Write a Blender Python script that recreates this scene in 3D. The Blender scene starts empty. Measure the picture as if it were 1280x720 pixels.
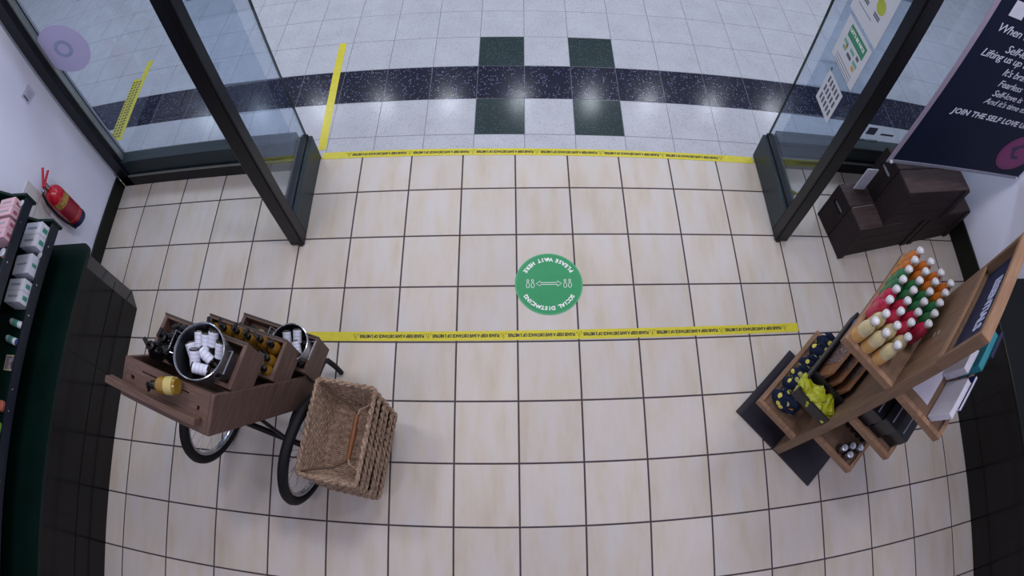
import bpy, bmesh, math, random
from mathutils import Matrix, Vector, Euler
random.seed(7)
D = bpy.data
SC = bpy.context.scene
COL = SC.collection
PI = math.pi

# ------------------------------------------------------------------ camera, light, exposure
cam_d = D.cameras.new('camera'); cam = D.objects.new('camera', cam_d); COL.objects.link(cam)
cam_d.type = 'PANO'                       # wide security-camera lens with barrel distortion
cam_d.sensor_fit = 'HORIZONTAL'; cam_d.sensor_width = 36.0; cam_d.sensor_height = 20.25
cyc = cam_d if hasattr(cam_d, 'panorama_type') else cam_d.cycles
cyc.panorama_type = 'FISHEYE_LENS_POLYNOMIAL'
cyc.fisheye_fov = PI
cyc.fisheye_polynomial_k0 = 0.0
cyc.fisheye_polynomial_k1 = -4.71059445e-2
cyc.fisheye_polynomial_k2 = -1.33522e-5
cyc.fisheye_polynomial_k3 = -2.4368e-6
cyc.fisheye_polynomial_k4 = -8.19e-8
RGT, UPV, FWD = Vector((0.9999358,-0.0087589,-0.0071874)), Vector((0.0109751,0.9063539,0.4223767)), Vector((-0.0028148,0.4224285,-0.9063919))
mw = Matrix((( RGT.x, UPV.x, -FWD.x, -0.0186), (RGT.y, UPV.y, -FWD.y, -2.1104), (RGT.z, UPV.z, -FWD.z, 3.0706), (0, 0, 0, 1)))
cam.matrix_world = mw
SC.camera = cam

SC.view_settings.view_transform = 'Standard'
SC.view_settings.look = 'None'
SC.view_settings.gamma = 1.0
SC.view_settings.use_curve_mapping = False
SC.view_settings.exposure = 0.0
try:
    SC.cycles.use_denoising = True
    SC.cycles.max_bounces = 8; SC.cycles.transparent_max_bounces = 12
    SC.cycles.caustics_reflective = False; SC.cycles.caustics_refractive = False
except Exception:
    pass

wd = D.worlds.new('indoor_ambient'); SC.world = wd; wd.use_nodes = True
wd.node_tree.nodes['Background'].inputs[0].default_value = (0.80, 0.83, 1.0, 1)
wd.node_tree.nodes['Background'].inputs[1].default_value = 0.29

def area(name, loc, size, power, col, shape='DISK', sy=None, rot=(0, 0, 0)):
    l = D.lights.new(name, 'AREA'); l.shape = shape; l.size = size
    if sy: l.size_y = sy
    l.energy = power; l.color = col
    o = D.objects.new(name, l); o.location = loc; o.rotation_euler = rot; COL.objects.link(o)
    return o
# shop ceiling downlights
for x, y, w in [(-1.7, -0.9, 18), (0.0, -0.6, 19), (1.8, -0.9, 18), (-1.2, -2.6, 12.5), (1.3, -2.6, 12.5), (-1.7, -4.2, 5), (1.7, -4.2, 5)]:
    area('shop_downlight', (x, y, 3.45), 0.5, w, (1.0, 0.96, 0.97) if y > -2 else (0.93, 0.87, 1.0))
# mall ceiling downlights, a row of small bright lamps reflected in the polished tiles
for x in (-4.75, -3.8, -2.8, -1.85, -0.9, 0.1, 1.1, 1.95, 2.9, 3.9):
    area('mall_downlight', (x, 3.75, 3.25), 0.13, 4, (0.84, 0.91, 1.0))
for x in (-6.5, -4.5, -2.5, -0.5, 1.5, 3.5, 5.5):
    area('mall_panel_light', (x, 2.0, 3.6), 0.9, 29, (0.84, 0.91, 1.0))

# ------------------------------------------------------------------ materials
def lin(h):
    h = h.lstrip('#'); out = []
    for i in (0, 2, 4):
        c = int(h[i:i+2], 16) / 255
        out.append(c / 12.92 if c <= 0.04045 else ((c + 0.055) / 1.055) ** 2.4)
    return (*out, 1.0)
def nn(nt, t, **kw):
    n = nt.nodes.new(t)
    for k, v in kw.items(): setattr(n, k, v)
    return n
def base_mat(name):
    m = D.materials.new(name); m.use_nodes = True
    return m, m.node_tree, m.node_tree.nodes['Principled BSDF']
def setp(b, rough=0.5, metal=0.0, spec=0.5, coat=0.0, trans=0.0):
    b.inputs['Roughness'].default_value = rough; b.inputs['Metallic'].default_value = metal
    b.inputs['Specular IOR Level'].default_value = spec
    b.inputs['Coat Weight'].default_value = coat; b.inputs['Transmission Weight'].default_value = trans
def ramp(nt, stops, interp='LINEAR'):
    r = nn(nt, 'ShaderNodeValToRGB'); cr = r.color_ramp; cr.interpolation = interp
    while len(cr.elements) < len(stops): cr.elements.new(0.5)
    for e, (p, c) in zip(cr.elements, stops): e.position = p; e.color = c
    return r
def coords(nt, scale=(1, 1, 1), rand=True):
    tc = nn(nt, 'ShaderNodeTexCoord'); mp = nn(nt, 'ShaderNodeMapping'); mp.inputs['Scale'].default_value = scale
    nt.links.new(tc.outputs['Object'], mp.inputs['Vector'])
    if rand:
        oi = nn(nt, 'ShaderNodeObjectInfo'); mu = nn(nt, 'ShaderNodeMath', operation='MULTIPLY'); mu.inputs[1].default_value = 37.0
        nt.links.new(oi.outputs['Random'], mu.inputs[0]); nt.links.new(mu.outputs[0], mp.inputs['Location'])
    return mp.outputs['Vector']
def noise(nt, vec, scale, detail=3, rough=0.5):
    n = nn(nt, 'ShaderNodeTexNoise'); n.inputs['Scale'].default_value = scale
    n.inputs['Detail'].default_value = detail; n.inputs['Roughness'].default_value = rough
    nt.links.new(vec, n.inputs['Vector']); return n.outputs['Fac']
def bump(nt, b, fac, strength=0.2, dist=0.01):
    bp = nn(nt, 'ShaderNodeBump'); bp.inputs['Strength'].default_value = strength; bp.inputs['Distance'].default_value = dist
    nt.links.new(fac, bp.inputs['Height']); nt.links.new(bp.outputs['Normal'], b.inputs['Normal'])
def dim(c, k): return (min(1, c[0]*k), min(1, c[1]*k), min(1, c[2]*k), 1)
_M = {}
def plain(h, rough=0.5, metal=0.0, var=0.08, scale=14, spec=0.5, coat=0.0, bmp=0.0):
    key = ('p', h, rough, metal, var, scale, spec, coat, bmp)
    if key in _M: return _M[key]
    m, nt, b = base_mat('surface_' + h); c = lin(h); setp(b, rough, metal, spec, coat)
    f = noise(nt, coords(nt), scale)
    r = ramp(nt, [(0.3, dim(c, 1 - var)), (0.7, dim(c, 1 + var))]); nt.links.new(f, r.inputs[0])
    nt.links.new(r.outputs[0], b.inputs['Base Color'])
    if bmp: bump(nt, b, f, bmp)
    _M[key] = m; return m
def wood(h, h2, axis=0, rough=0.55, spec=0.3, s=9.0):
    key = ('w', h, h2, axis, rough)
    if key in _M: return _M[key]
    m, nt, b = base_mat('wood_' + h); setp(b, rough, 0, spec)
    sc = [6, 6, 6]; sc[axis] = 0.7
    v = coords(nt, tuple(sc)); f = noise(nt, v, s, 6, 0.62)
    r = ramp(nt, [(0.3, lin(h2)), (0.68, lin(h))]); nt.links.new(f, r.inputs[0])
    nt.links.new(r.outputs[0], b.inputs['Base Color']); bump(nt, b, f, 0.12, 0.004)
    _M[key] = m; return m

def tile_material():
    m, nt, b = base_mat('cream_floor_tile'); setp(b, 0.42, 0, 0.35)
    v = coords(nt, (6, 1.2, 1)); f = noise(nt, v, 1.8, 4, 0.55)
    v2 = coords(nt, (4.5, 1.2, 1)); f2 = noise(nt, v2, 3.0, 5, 0.65)
    r = ramp(nt, [(0.26, lin('b3a594')), (0.46, lin('c0b5ab')), (0.68, lin('c0bbbd'))]); nt.links.new(f, r.inputs[0])
    r2 = ramp(nt, [(0.3, lin('b6a996')), (0.58, lin('c0bab9'))]); nt.links.new(f2, r2.inputs[0])
    mx = nn(nt, 'ShaderNodeMix', data_type='RGBA'); mx.inputs[0].default_value = 0.4
    nt.links.new(r.outputs[0], mx.inputs[6]); nt.links.new(r2.outputs[0], mx.inputs[7])
    oi = nn(nt, 'ShaderNodeObjectInfo'); mr = nn(nt, 'ShaderNodeMapRange')
    mr.inputs['To Min'].default_value = 0.95; mr.inputs['To Max'].default_value = 1.04
    nt.links.new(oi.outputs['Random'], mr.inputs['Value'])
    hs = nn(nt, 'ShaderNodeHueSaturation'); nt.links.new(mr.outputs[0], hs.inputs['Value'])
    nt.links.new(mx.outputs[2], hs.inputs['Color']); nt.links.new(hs.outputs[0], b.inputs['Base Color'])
    bump(nt, b, f2, 0.05, 0.002)
    return m
def terrazzo(name, basec, chips, scale, thr, rough=0.14, darkchips=None):
    m, nt, b = base_mat(name); setp(b, rough, 0, 0.5)
    v = coords(nt)
    f = noise(nt, v, 6, 3); r0 = ramp(nt, [(0.3, dim(lin(basec), 0.93)), (0.7, dim(lin(basec), 1.06))]); nt.links.new(f, r0.inputs[0])
    cur = r0.outputs[0]
    for i, (cc, sc, th) in enumerate([(chips, scale, thr)] + ([darkchips] if darkchips else [])):
        vo = nn(nt, 'ShaderNodeTexVoronoi'); vo.inputs['Scale'].default_value = sc; nt.links.new(v, vo.inputs['Vector'])
        rr = ramp(nt, [(0.0, (1, 1, 1, 1)), (th, (1, 1, 1, 1)), (th + 0.06, (0, 0, 0, 1))]); nt.links.new(vo.outputs['Distance'], rr.inputs[0])
        # only some cells hold a chip
        sp = nn(nt, 'ShaderNodeSeparateColor'); nt.links.new(vo.outputs['Color'], sp.inputs[0])
        gt = nn(nt, 'ShaderNodeMath', operation='GREATER_THAN'); gt.inputs[1].default_value = 0.55; nt.links.new(sp.outputs[0], gt.inputs[0])
        mu = nn(nt, 'ShaderNodeMath', operation='MULTIPLY'); nt.links.new(rr.outputs[0], mu.inputs[0]); nt.links.new(gt.outputs[0], mu.inputs[1])
        mx = nn(nt, 'ShaderNodeMix', data_type='RGBA'); nt.links.new(mu.outputs[0], mx.inputs[0])
        nt.links.new(cur, mx.inputs[6]); mx.inputs[7].default_value = lin(cc); cur = mx.outputs[2]
    nt.links.new(cur, b.inputs['Base Color'])
    return m
def glass_pane(name, tint):
    m = D.materials.new(name); m.use_nodes = True; nt = m.node_tree; nt.nodes.clear()
    out = nn(nt, 'ShaderNodeOutputMaterial'); tr = nn(nt, 'ShaderNodeBsdfTransparent'); gl = nn(nt, 'ShaderNodeBsdfGlossy')
    tr.inputs[0].default_value = tint; gl.inputs['Roughness'].default_value = 0.02; gl.inputs[0].default_value = (0.75, 0.82, 0.92, 1)
    ge = nn(nt, 'ShaderNodeNewGeometry'); dp = nn(nt, 'ShaderNodeVectorMath', operation='DOT_PRODUCT')
    nt.links.new(ge.outputs['Incoming'], dp.inputs[0]); nt.links.new(ge.outputs['Normal'], dp.inputs[1])
    ab = nn(nt, 'ShaderNodeMath', operation='ABSOLUTE'); nt.links.new(dp.outputs['Value'], ab.inputs[0])
    om = nn(nt, 'ShaderNodeMath', operation='SUBTRACT'); om.inputs[0].default_value = 1.0; nt.links.new(ab.outputs[0], om.inputs[1])
    pw = nn(nt, 'ShaderNodeMath', operation='POWER'); pw.inputs[1].default_value = 5.0; nt.links.new(om.outputs[0], pw.inputs[0])
    fr = nn(nt, 'ShaderNodeMath', operation='MULTIPLY_ADD'); fr.inputs[1].default_value = 0.95; fr.inputs[2].default_value = 0.045; nt.links.new(pw.outputs[0], fr.inputs[0])
    mx = nn(nt, 'ShaderNodeMixShader'); nt.links.new(fr.outputs[0], mx.inputs[0]); nt.links.new(tr.outputs[0], mx.inputs[1]); nt.links.new(gl.outputs[0], mx.inputs[2])
    nt.links.new(mx.outputs[0], out.inputs[0]); return m
def liquid(h, rough=0.12):
    key = ('l', h)
    if key in _M: return _M[key]
    m, nt, b = base_mat('bottle_' + h); c = lin(h); setp(b, rough, 0, 0.6, 0.3)
    f = noise(nt, coords(nt), 30); r = ramp(nt, [(0.3, dim(c, 0.85)), (0.7, dim(c, 1.12))]); nt.links.new(f, r.inputs[0])
    nt.links.new(r.outputs[0], b.inputs['Base Color']); _M[key] = m; return m
def spotted(name, ground, spots, spot2, scale=28, thr=0.32):
    m, nt, b = base_mat(name); setp(b, 0.8, 0, 0.2)
    v = coords(nt); vo = nn(nt, 'ShaderNodeTexVoronoi'); vo.inputs['Scale'].default_value = scale; nt.links.new(v, vo.inputs['Vector'])
    rr = ramp(nt, [(0, (1, 1, 1, 1)), (thr, (1, 1, 1, 1)), (thr + .05, (0, 0, 0, 1))]); nt.links.new(vo.outputs['Distance'], rr.inputs[0])
    sp = nn(nt, 'ShaderNodeSeparateColor'); nt.links.new(vo.outputs['Color'], sp.inputs[0])
    rc = ramp(nt, [(0, lin(ground)), (0.45, lin(spots)), (0.75, lin(spot2))], 'CONSTANT'); nt.links.new(sp.outputs[0], rc.inputs[0])
    mx = nn(nt, 'ShaderNodeMix', data_type='RGBA'); nt.links.new(rr.outputs[0], mx.inputs[0]); mx.inputs[6].default_value = lin(ground)
    nt.links.new(rc.outputs[0], mx.inputs[7]); nt.links.new(mx.outputs[2], b.inputs['Base Color']); return m
def wicker_material():
    m, nt, b = base_mat('seagrass_wicker'); setp(b, 0.85, 0, 0.2)
    v = coords(nt); f = noise(nt, v, 60, 5, 0.7)
    r = ramp(nt, [(0.28, lin('5e4a3e')), (0.5, lin('8f7868')), (0.75, lin('b49f8a'))]); nt.links.new(f, r.inputs[0])
    nt.links.new(r.outputs[0], b.inputs['Base Color']); bump(nt, b, f, 0.5, 0.004); return m

M_TILE = tile_material()
M_GROUT = plain('3b323a', 0.85, var=0.15, scale=40)
M_MALL = terrazzo('pale_terrazzo_tile', 'aeb0ba', 'c2c4cc', 130, 0.30, 0.17, ('6d6e78', 75, 0.17))
M_NAVY = terrazzo('navy_terrazzo_tile', '11142a', '7f84a0', 70, 0.24, 0.16)
M_GREENT = terrazzo('dark_green_terrazzo_tile', '233235', '4a5b5e', 110, 0.3, 0.16)
M_WALL = plain('e3e6fb', 0.6, var=0.02, scale=3)
M_FRAME = plain('0c0d16', 0.4, 0.0, 0.08, 20, 0.3)
M_RAIL = plain('18272e', 0.42, 0.0, 0.08, 20, 0.35)
M_SKIRT = plain('10140f', 0.5, 0.0, 0.1, 12, 0.25)
M_ALU = plain('9a9f9c', 0.35, 0.7, 0.06, 30)
M_CHROME = plain('b9bcc4', 0.18, 1.0, 0.04, 30)
M_GLASS = glass_pane('shopfront_glass', (0.86, 0.90, 0.94, 1))
M_TAPE = plain('c8bd3a', 0.22, var=0.06, scale=30)
M_INK = plain('2a2a1c', 0.5, var=0.05)
M_WHITE = plain('e8e8e8', 0.45, var=0.02)
M_GREEN = plain('1f8a55', 0.35, var=0.04, scale=20)
M_GLOSSBLACK = plain('08080c', 0.12, var=0.15, scale=5, spec=0.32)
M_LEDGE = plain('051a16', 0.35, var=0.2, scale=4, spec=0.3)
M_DKGREEN = plain('08231c', 0.4, var=0.12, scale=8, spec=0.3)
M_BLACK = plain('08080c', 0.4, var=0.1, spec=0.3)
M_RUBBER = plain('100f15', 0.65, var=0.1, spec=0.3)
M_CARTWOOD = wood('69534a', '4d3b34', 0)
M_CARTWOOD2 = wood('66504a', '4b3932', 1)
M_PLY = wood('7f6653', '695343', 2, 0.5)
M_PLYX = wood('7d6452', '665041', 0, 0.5)
M_PLYEDGE = wood('93745d', '7b5d49', 0, 0.5)
M_CRATE = wood('2c2124', '1b1418', 0, 0.65)
M_WICKER = wicker_material()

# ------------------------------------------------------------------ mesh helpers
class MB:
    def __init__(s): s.bm = bmesh.new()
    def box(s, x0, x1, y0, y1, z0, z1, M=None, bev=0.0):
        t = bmesh.new()
        bmesh.ops.create_cube(t, size=1.0, matrix=Matrix.Translation(((x0+x1)/2, (y0+y1)/2, (z0+z1)/2)) @ Matrix.Diagonal((abs(x1-x0), abs(y1-y0), abs(z1-z0), 1)))
        if bev: bmesh.ops.bevel(t, geom=list(t.edges), offset=bev, segments=1, affect='EDGES')
        return s._in(t, M)
    def _in(s, t, M=None):
        if M is not None: bmesh.ops.transform(t, matrix=M, verts=t.verts)
        me = D.meshes.new('tmp'); t.to_mesh(me); t.free(); s.bm.from_mesh(me); D.meshes.remove(me); return s
    def lathe(s, prof, seg=16, M=None, cap0=True, cap1=True):
        t = bmesh.new(); rings = []
        for r, z in prof:
            rings.append([t.verts.new((r*math.cos(2*PI*i/seg), r*math.sin(2*PI*i/seg), z)) for i in range(seg)])
        for a, b in zip(rings, rings[1:]):
            for i in range(seg): t.faces.new((a[i], a[(i+1) % seg], b[(i+1) % seg], b[i]))
        if cap0: t.faces.new(list(reversed(rings[0])))
        if cap1: t.faces.new(rings[-1])
        return s._in(t, M)
    def tube(s, pts, r, seg=8, closed=False, M=None, rads=None):
        t = bmesh.new(); pts = [Vector(p) for p in pts]; n = len(pts); rings = []; prev = None
        for i, p in enumerate(pts):
            a = pts[(i-1) % n] if (closed or i > 0) else p
            b = pts[(i+1) % n] if (closed or i < n-1) else p
            tan = (b - a).normalized()
            if prev is None:
                up = Vector((0, 0, 1)) if abs(tan.z) < 0.9 else Vector((1, 0, 0))
                u = tan.cross(up).normalized()
            else:
                u = (prev - tan * prev.dot(tan)).normalized()
            prev = u; w = tan.cross(u); rr = rads[i] if rads else r
            rings.append([t.verts.new(p + (u*math.cos(2*PI*k/seg) + w*math.sin(2*PI*k/seg)) * rr) for k in range(seg)])
        rng = range(n) if closed else range(n-1)
        for i in rng:
            a, b = rings[i], rings[(i+1) % n]
            for k in range(seg): t.faces.new((a[k], a[(k+1) % seg], b[(k+1) % seg], b[k]))
        if not closed:
            t.faces.new(list(reversed(rings[0]))); t.faces.new(rings[-1])
        return s._in(t, M)
    def prism(s, poly, z0, z1, M=None):
        t = bmesh.new(); a = [t.verts.new((x, y, z0)) for x, y in poly]; b = [t.verts.new((x, y, z1)) for x, y in poly]; n = len(poly)
        t.faces.new(list(reversed(a))); t.faces.new(b)
        for i in range(n): t.faces.new((a[i], a[(i+1) % n], b[(i+1) % n], b[i]))
        return s._in(t, M)
    def faces(s, vs, fs, M=None):
        t = bmesh.new(); v = [t.verts.new(p) for p in vs]
        for f in fs: t.faces.new([v[i] for i in f])
        return s._in(t, M)
    def done(s, name, m, parent=None, smooth=False, mat4=None, kind=None):
        bmesh.ops.recalc_face_normals(s.bm, faces=s.bm.faces)
        me = D.meshes.new(name); s.bm.to_mesh(me); s.bm.free()
        if smooth:
            me.polygons.foreach_set('use_smooth', [True]*len(me.polygons))
            try: me.set_sharp_from_angle(angle=math.radians(40))
            except Exception: pass
        me.materials.append(m)
        return ob(name, me, parent, mat4, kind)
def ob(name, me, parent=None, mat4=None, kind=None):
    o = D.objects.new(name, me); COL.objects.link(o)
    if parent is not None: o.parent = parent
    if mat4 is not None: o.matrix_basis = mat4
    if kind: o['kind'] = kind
    return o
def tag(o, label, cat, group=None, kind=None):
    o['label'] = label; o['category'] = cat
    if group: o['group'] = group
    if kind: o['kind'] = kind
    return o
def thing(name, label, cat, loc=(0, 0, 0), rotz=0.0, group=None, kind=None, mat4=None):
    o = D.objects.new(name, None); COL.objects.link(o); o.empty_display_size = 0.05
    o.matrix_world = mat4 if mat4 is not None else Matrix.Translation(loc) @ Matrix.Rotation(rotz, 4, 'Z')
    return tag(o, label, cat, group, kind)
def dup(root, mat4, label=None, mats=None):
    r = root.copy(); COL.objects.link(r); r.matrix_world = mat4
    if label: r['label'] = label
    for ch in list(root.children):
        c = ch.copy(); COL.objects.link(c); c.parent = r; c.matrix_basis = ch.matrix_basis.copy()
        if mats and ch.name.split('.')[0] in mats:
            c.data = ch.data.copy(); c.data.materials[0] = mats[ch.name.split('.')[0]]
        for g in list(ch.children):
            e = g.copy(); COL.objects.link(e); e.parent = c; e.matrix_basis = g.matrix_basis.copy()
    return r
def T(x, y, z): return Matrix.Translation((x, y, z))
def RZ(a): return Matrix.Rotation(a, 4, 'Z')
def RX(a): return Matrix.Rotation(a, 4, 'X')
def RY(a): return Matrix.Rotation(a, 4, 'Y')
def textmesh(body, size, align='LEFT', shear=0.0, ext=0.0004, width=1.0, bold=0.0):
    c = D.curves.new('lettering', 'FONT'); c.body = body; c.size = size; c.align_x = align; c.shear = shear
    c.extrude = ext; c.resolution_u = 2; c.space_character = width; c.offset = bold
    o = D.objects.new('lettering', c); COL.objects.link(o)
    bpy.context.view_layer.update()
    me = D.meshes.new_from_object(o.evaluated_get(bpy.context.evaluated_depsgraph_get()))
    D.objects.remove(o); D.curves.remove(c); return me
def text(name, body, size, m, parent, mat4, align='LEFT', shear=0.0, width=1.0, bold=0.0):
    me = textmesh(body, size, align, shear, 0.0004, width, bold); me.materials.clear(); me.materials.append(m)
    return ob(name, me, parent, mat4)

# ------------------------------------------------------------------ shop floor
TS = 0.333
def tile_mesh(w, d, t=0.008, ch=0.002, m=None, name='tile'):
    b = MB(); x, y = w/2, d/2
    vs = [(-x, -y, -t), (x, -y, -t), (x, y, -t), (-x, y, -t), (-x, -y, -ch), (x, -y, -ch), (x, y, -ch), (-x, y, -ch),
          (-x+ch, -y+ch, 0), (x-ch, -y+ch, 0), (x-ch, y-ch, 0), (-x+ch, y-ch, 0)]
    fs = [(8, 9, 10, 11)] + [(i, (i+1) % 4, 4+(i+1) % 4, 4+i) for i in range(4)] + [(4+i, 4+(i+1) % 4, 8+(i+1) % 4, 8+i) for i in range(4)]
    b.faces(vs, fs); bmesh.ops.recalc_face_normals(b.bm, faces=b.bm.faces)
    me = D.meshes.new(name); b.bm.to_mesh(me); b.bm.free(); me.materials.append(m); return me
floor = MB().box(-3.0, 3.3, -4.4, 0.27, -0.06, -0.0025).done('floor', M_GROUT)
tag(floor, 'cream square floor tiles with dark grout inside the shop entrance', 'floor', kind='structure')
GAP = 0.0085
shared = {}
def add_tile(x0, x1, y0, y1, m, parent, gap=GAP):
    w, d = round(x1-x0-gap, 4), round(y1-y0-gap, 4); k = (w, d, m.name)
    if k not in shared: shared[k] = tile_mesh(w, d, m=m)
    return ob('tile', shared[k], parent, T((x0+x1)/2, (y0+y1)/2, 0))
for c in range(-9, 10):
    x0, x1 = c*TS, (c+1)*TS
    x0, x1 = max(x0, -2.99), min(x1, 3.29)
    if x1 - x0 < 0.03: continue
    for r in range(-1, 9):
        y1, y0 = -r*TS, -(r+1)*TS
        y1 = min(y1, 0.272 - 0.017*(x0+x1)/2)
        if x1 < -2.55 and y0 < -0.75: continue
        if x0 > 2.9 and y0 < -1.05: continue
        add_tile(x0, x1, y0, y1, M_TILE, floor)

# ------------------------------------------------------------------ mall floor beyond the threshold
mall = MB().box(-8.4, 8.4, 0.0, 5.0, -0.06, -0.0012).done('floor_outside', plain('666771', 0.5, var=0.05))
mall.matrix_world = T(0.0, 0.27, 0.0) @ RZ(-0.017)
tag(mall, 'polished pale terrazzo tiles of the mall walkway with dark band', 'floor', kind='structure')
MX0, MROWS = 0.062, [-0.17, 0.163, 0.49, 0.823]
for i in range(10): MROWS.append(MROWS[-1] + 0.331)
for r in range(len(MROWS)-1):
    y0, y1 = max(MROWS[r], 0.004), MROWS[r+1]
    ym = (y0+y1)/2 + 0.27
    for c in range(-24, 25):
        x0, x1 = MX0 + c*0.332, MX0 + (c+1)*0.332; xm = (x0+x1)/2
        if abs(xm) > 1.22*(ym+2.11) + 0.3 or ym > 2.15 + 0.042*xm*xm: continue
        m = M_MALL
        if r == 2: m = M_NAVY
        elif r in (1, 3) and c in (-1, 1): m = M_GREENT
        add_tile(x0, x1, y0, y1, m, mall, 0.0018)
# ------------------------------------------------------------------ walls, skirting
tag(MB().box(-3.07, -2.95, -4.4, 0.2, 0, 3.3).done('wall_left', M_WALL), 'plain white side wall behind the fire extinguisher', 'wall', kind='structure')
tag(MB().box(3.25, 3.37, -4.4, 0.2, 0, 3.3).done('wall_right', M_WALL), 'plain pale side wall behind the wooden crates', 'wall', kind='structure')
b = MB().box(-2.95, -2.932, -0.66, 0.2, 0, 0.13, bev=0.003)
tag(b.done('baseboard_left', M_SKIRT), 'dark skirting board along the left wall', 'skirting', kind='structure')
b = MB().box(3.232, 3.25, -0.95, 0.2, 0, 0.195, bev=0.003)
tag(b.done('baseboard_right', M_SKIRT), 'tall dark skirting board along the right wall', 'skirting', kind='structure')
tag(MB().box(-3.5, -2.97, 0.33, 0.46, 0, 3.2, bev=0.01).done('pillar', plain('a6a9b5', 0.5, var=0.04)), 'grey pier outside the left shop window', 'pillar', kind='structure')

# ------------------------------------------------------------------ shopfront windows (fixed) and open door leaves
def window(name, label, xa, xb, post, side):
    w = thing(name, label, 'window', ((xa+xb)/2, 0.2, 0), kind='structure'); cx = (xa+xb)/2
    def L(x): return x - cx
    MB().box(L(xa), L(xb), 0.0, 0.13, 0, 0.108, bev=0.004).done('sill_rail', M_FRAME, w)
    MB().box(L(xa)+0.02, L(xb)-0.02, 0.0, 0.014, 0.108, 0.118).done('sill_strip', M_ALU, w)
    MB().box(L(xa), L(xb), 0.022, 0.12, 0.108, 0.262, bev=0.004).done('bottom_rail', M_RAIL, w)
    MB().box(L(post)-0.05, L(post)+0.05, 0.0, 0.115, 0, 2.6, bev=0.004).done('post', M_FRAME, w)
    MB().box(L(post)-0.05+side*0.075, L(post)+side*0.062, 0.045, 0.09, 0.262, 2.6).done('glazing_bead', M_ALU, w)
    MB().box(L(xa), L(xb), 0.02, 0.12, 2.5, 2.6).done('top_rail', M_FRAME, w)
    MB().box(L(xa)+0.02, L(xb)-0.02, 0.065, 0.075, 0.255, 2.5).done('pane', M_GLASS, w)
    return w
win1 = window('window_1', 'fixed left shop window with round sticker on its glass', -2.93, -1.395, -2.88, 1)
win2 = window('window_2', 'fixed right shop window behind the crates and banner', 1.715, 3.24, 3.18, -1)
def leaf(name, label, x0, x1, inner):
    d = thing(name, label, 'door', ((x0+x1)/2, 0.0, 0), kind='structure'); h = (x1-x0)/2
    MB().box(-h, h, -0.300, 0.30, 0.006, 0.235, bev=0.004).done('bottom_rail', M_RAIL, d)
    MB().box(-0.022, 0.022, -0.300, 0.298, 0.235, 0.252).done('glazing_channel', M_FRAME, d)
    MB().box(-h, h, -0.377, -0.300, 0.006, 2.6, bev=0.005).done('stile', M_FRAME, d)
    MB().box(inner*h*0.55-0.012, inner*h*0.55+0.012, -0.385, -0.377, 0.006, 2.6).done('stile_seal', M_BLACK, d)
    MB().box(-h, h, -0.300, 0.30, 2.5, 2.6).done('top_rail', M_FRAME, d)
    MB().box(-0.006, 0.006, -0.300, 0.300, 0.245, 2.5).done('pane', M_GLASS, d)
    MB().box(-0.008, 0.008, 0.300, 0.304, 0.25, 2.5).done('pane_edge', plain('33413f', 0.3), d)
    return d
door1 = leaf('door_1', 'left glass door leaf with dark stile standing open inward', -1.385, -1.29, 1)
door2 = leaf('door_2', 'right glass door leaf with posters standing open inward', 1.622, 1.716, -1)

# round sticker on the left window, posters on the right leaf
def disc(b, r, z0, z1, seg=40, M=None): return b.lathe([(r, z0), (r, z1)], seg, M)
st = thing('window_sticker', 'pale lilac round sticker on the left shop window', 'sticker', mat4=T(-2.655, 0.263, 1.385) @ RX(PI/2))
disc(MB(), 0.205, 0.0, 0.0012).done('backing', plain('b3b0d6', 0.5, var=0.03, scale=8), st)
def ringmesh(r0, r1, z0, z1, seg=32, a0=0, a1=2*PI):
    b = MB(); n = seg; poly = [(r1*math.cos(a0+(a1-a0)*i/n), r1*math.sin(a0+(a1-a0)*i/n)) for i in range(n+1)]
    inn = [(r0*math.cos(a0+(a1-a0)*i/n), r0*math.sin(a0+(a1-a0)*i/n)) for i in range(n+1)]
    vs = [(x, y, z1) for x, y in poly] + [(x, y, z1) for x, y in inn]
    b.faces(vs, [(i, i+1, n+2+i, n+1+i) for i in range(n)]); return b
ringmesh(0.045, 0.075, 0, 0.0016).done('emblem', plain('8f9ac0', 0.5), st)
def poster(name, label, y0, z0, w, h, draw):
    # on the inner face of the right leaf glass: local x runs to the reader's right (-y), local y up
    p = thing(name, label, 'poster', mat4=T(1.660, y0, z0) @ Matrix(((0, 0, -1, 0), (-1, 0, 0, 0), (0, 1, 0, 0), (0, 0, 0, 1))))
    MB().box(0, w, 0, h, 0, 0.0012).done('sheet', plain('b9bcc6', 0.5, var=0.02), p)
    draw(p); return p
def strip(p, x0, x1, y0, y1, m, name='print', z=0.0018): return MB().box(x0, x1, y0, y1, 0.0012, z).done(name, m, p)
GRN = plain('2f7a5c', 0.5); GREY = plain('4b5160', 0.5); LIME = plain('9aa53a', 0.5); PALEG = plain('6f9a8a', 0.5)
def d1(p):
    strip(p, 0.055, 0.250, 0.185, 0.262, GRN, 'header')
    text('lettering', "LET'S BE NICE", 0.030, M_WHITE, p, T(0.062, 0.222, 0.0019), width=0.95, bold=0.0006)
    for (x, y, w, m) in [(0.05, 0.14, .05, PALEG), (0.13, 0.14, .05, PALEG), (0.2, 0.15, .03, GREY), (0.06, 0.105, .04, PALEG), (0.12, 0.10, .05, GREY), (0.19, 0.11, .05, PALEG), (0.2, .08, .03, plain('b08a3a', 0.5)), (0.085, 0.125, .02, plain('b08a3a', .5))]:
        strip(p, x, x+w, y, y+0.022, m)
    strip(p, 0.04, 0.24, 0.045, 0.049, GREY); strip(p, 0.04, 0.24, 0.026, 0.030, GREY); strip(p, 0.04, 0.24, 0.008, 0.012, GREY)
poster('window_poster', 'white square poster with green header block on the right door glass', 0.10, 1.205, 0.287, 0.285, d1)
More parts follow.
